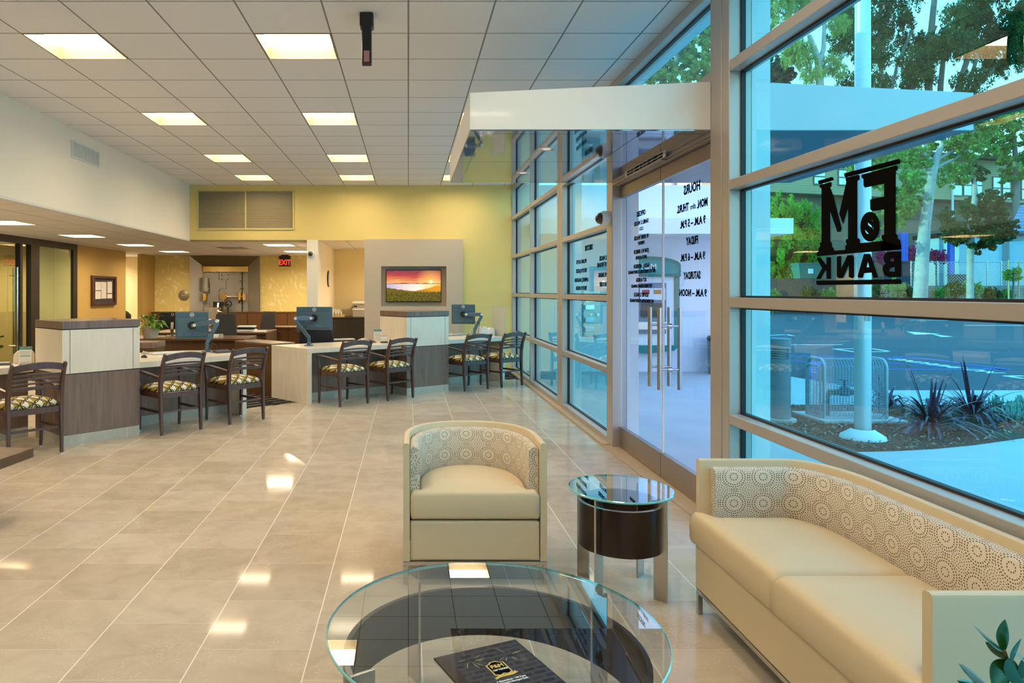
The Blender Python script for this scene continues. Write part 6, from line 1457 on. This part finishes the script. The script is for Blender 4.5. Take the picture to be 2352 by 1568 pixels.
for lb, ua, ub, v0 in (('blue car lift column, left of two, beside the bank sign', 2069, 2086, 534), ('blue car lift column, right of two, by the shed', 2180, 2193, 529)):
    t = thing('car_lift_column', lb, 'lift column', (*at((ua+ub)/2, 660, 55)[:2], -0.07), 0, 'car lift columns')
    a = xz(ua, v0, 55); b = xz(ub, v0, 55)
    MB().box(a[0], a[0]+(b[0]-a[0])*.55, 54.9, 55.2, -0.07, a[1]).box(a[0]+(b[0]-a[0])*.7, b[0], 55, 55.2, -0.07, a[1]).build('column', LBm, t, world=True); MB().box(a[0]-.3, b[0]+.3, 54.8, 55.3, 1.75, 2.0).build('base_plate', LBm, t, world=True)
YW = 51.0
k = N('block_wall'); bk = k.n('ShaderNodeTexBrick'); v = k.coord(rot=(PI/2, 0, 0)); k.l(v, bk.inputs[0]); bk.inputs['Scale'].default_value = 1.3; bk.inputs['Color1'].default_value = (0.34, 0.31, 0.27, 1); bk.inputs['Color2'].default_value = (0.28, 0.25, 0.22, 1); bk.inputs['Mortar'].default_value = (0.2, 0.18, 0.16, 1)
k.base(bk.outputs[0], 0.9)
struct('wall_retaining', MB().box(at(1700, 0, YW)[0], at(1962, 0, YW)[0], YW, YW+12, -0.07, at(0, 640, YW)[2]), plain('brown_block', (0.10, 0.075, 0.06), 0.9))
struct('wall_retaining', MB().box(at(1962, 0, YW)[0]+.001, at(2500, 0, YW)[0], YW, YW+.4, -0.07, at(0, 656, YW)[2]).box(at(1962, 0, YW)[0]+.001, at(2500, 0, YW)[0]+4, YW+.41, YW+5.9, -0.07, at(0, 658, YW)[2]), k.m)
t = thing('chain_link_fence', 'chain-link fence on top of the retaining wall at the right', 'fence', (at(2220, 0, YW)[0], YW+.2, 1.95))
xa, z1 = xz(2092, 602, YW+.2); xb = xz(2420, 602, YW+.2)[0]; z0 = at(0, 657, YW+.2)[2]
m = MB(); n_ = int((xb-xa)/0.22)
for i in range(-8, n_+1):
    for sg_ in (1, -1):
        xs0, xs1 = (xa+i*.22, xa+i*.22+(z1-z0)); p, q = (max(xs0, xa), xs1)
        if xs0 < xa: zz0 = z0+(xa-xs0)
        else: zz0 = z0
        if xs1 > xb: q = xb; zz1 = z0+(xb-xs0)
        else: zz1 = z1
        if q <= p: continue
        if sg_ > 0: m.bar([(p, YW+.2, zz0), (q, YW+.2, zz1)], 0.012, 0.012)
        else: m.bar([(p, YW+.21, z0+z1-zz0), (q, YW+.21, z0+z1-zz1)], 0.012, 0.012)
m.build('mesh', M['steel'], t, world=True)
MB().cyl((xa, YW+.2, z1), (xb, YW+.2, z1), 0.03, 8).build('top_rail', M['steel'], t, world=True)
for u_ in (2092, 2153, 2267, 2300, 2410): x_ = at(u_, 0, YW+.2)[0]; MB().cyl((x_, YW+.2, z0), (x_, YW+.2, z1+.1), 0.04, 8).build('post', M['steel'], t, world=True)
for lb, u0, u1, v0, v1, yy_, mt in (('green utility cabinet at the foot of the ivy mound', 1834, 1892, 606, 639, 51.1, plain('utility_green', (0.02, 0.16, 0.12), 0.5)), ('big dark blue bin behind the bank sign', 2046, 2098, 602, 657, 52, plain('bin_blue', (0.03, 0.05, 0.08), 0.6)), ('small dark bin below the right lift column', 2200, 2227, 632, 657, 52, plain('bin_dark', (0.03, 0.05, 0.07), 0.6))):
    a = xz(u0, v0, yy_); b = xz(u1, v1, yy_); t = thing('outdoor_bin' if 'bin' in lb else 'utility_cabinet', lb, 'bin' if 'bin' in lb else 'cabinet', ((a[0]+b[0])/2, yy_+.5, b[1]))
    c_ = (a[0]+b[0])/2; hw = (b[0]-a[0])/2
    MB().add([(c_-hw*.85, yy_, b[1]), (c_+hw*.85, yy_, b[1]), (c_+hw*.85, yy_+.9, b[1]), (c_-hw*.85, yy_+.9, b[1]), (c_-hw, yy_-.05, a[1]), (c_+hw, yy_-.05, a[1]), (c_+hw, yy_+1, a[1]), (c_-hw, yy_+1, a[1])],
        [(0,3,2,1),(4,5,6,7),(0,1,5,4),(1,2,6,5),(2,3,7,6),(3,0,4,7)]).build('body', mt, t, world=True)
    MB().box(c_-hw*1.05, c_+hw*1.05, yy_-.1, yy_+1.05, a[1], a[1]+.08).build('lid', mt, t, world=True)
    if 'green' in lb: MB().box(c_-.25, c_+.1, yy_-.11, yy_-.06, a[1]-.7, a[1]-.35).build('notice', M['paper'], t, world=True)
t = thing('flowering_shrub', 'pink flowering shrub between the lift columns and the pale tree', 'shrub', (at(2095, 600, 56.3)[0], 56.3, at(0, 658, 51)[2]+0.01))
for u_ in (2095, 2030, 2150): MB().tube([(at(u_, 0, 56.3)[0], 56.3, at(0, 658, 51)[2]), at(u_, 590, 56.3)], 0.05, 6).build('stem', BD, t, world=True)
leaves([(*at(2095, 585, 56.3), .85, 0.7), (*at(2035, 590, 56.3), .8, 0.6), (*at(2150, 590, 56.3), .8, .5)], 2500, 0.22, 0.16, 31).build('blossom', leafmat('pink_blossom', (0.60, 0.05, 0.16)), t, world=True)
for i, (u, v, r_) in enumerate(((1775, 678, 16), (1860, 674, 18), (1905, 676, 16), (2010, 668, 20), (2060, 662, 24), (2085, 672, 16), (2160, 672, 16), (2192, 664, 20), (2232, 664, 22), (2275, 676, 18), (2312, 678, 14))):
    nm = ['first at the left edge, before the brown wall', 'second, under the green cabinet', 'third, under the letter K of the sign', 'fourth, just right of the flagpole', 'fifth and largest, left of the pale tree', 'sixth, touching the pale tree', 'seventh, right of the pale trunk', 'eighth, under the right lift column', 'ninth, under the shed door', 'tenth, left of the staked sapling', 'eleventh, beside the staked sapling'][i]
    t = thing('wall_shrub', 'small shrub along the retaining wall, ' + nm, 'shrub', (at(u, v, 49)[0], 49, -0.07), 0, 'low shrubs along the retaining wall')
    c_ = at(u, v, 49); w_ = r_*49/F
    leaves([(c_[0], 49, c_[2], w_*1.0, w_*.8), (c_[0], 49, 0.6, w_*.8, w_)], 700, 0.22, 0.12, 50+i).build('foliage', LD if i % 2 else LG, t, world=True); MB().cyl((c_[0], 49, -0.07), (c_[0], 49, c_[2]), 0.03, 6).build('stem', BD, t, world=True)
t = tree('staked sapling in front of the retaining wall near the right edge', 48, [([(2327, 690), (2328, 650), (2326, 620)], [2.5, 2, 1.5])], [(2325, 632, 17), (2335, 622, 10), (2314, 625, 9)], 900, 0.20, 0.11, LG, BD, 77, name='sapling', droop=False)
for u_ in (2317, 2340): MB().cyl((*at(u_, 0, 48)[:2], -0.07), (*at(u_, 0, 48)[:2], at(0, 596, 48)[2]), 0.05, 8).build('stake', plain('pine_stake', (0.55, 0.42, 0.22), 0.8), t, world=True)
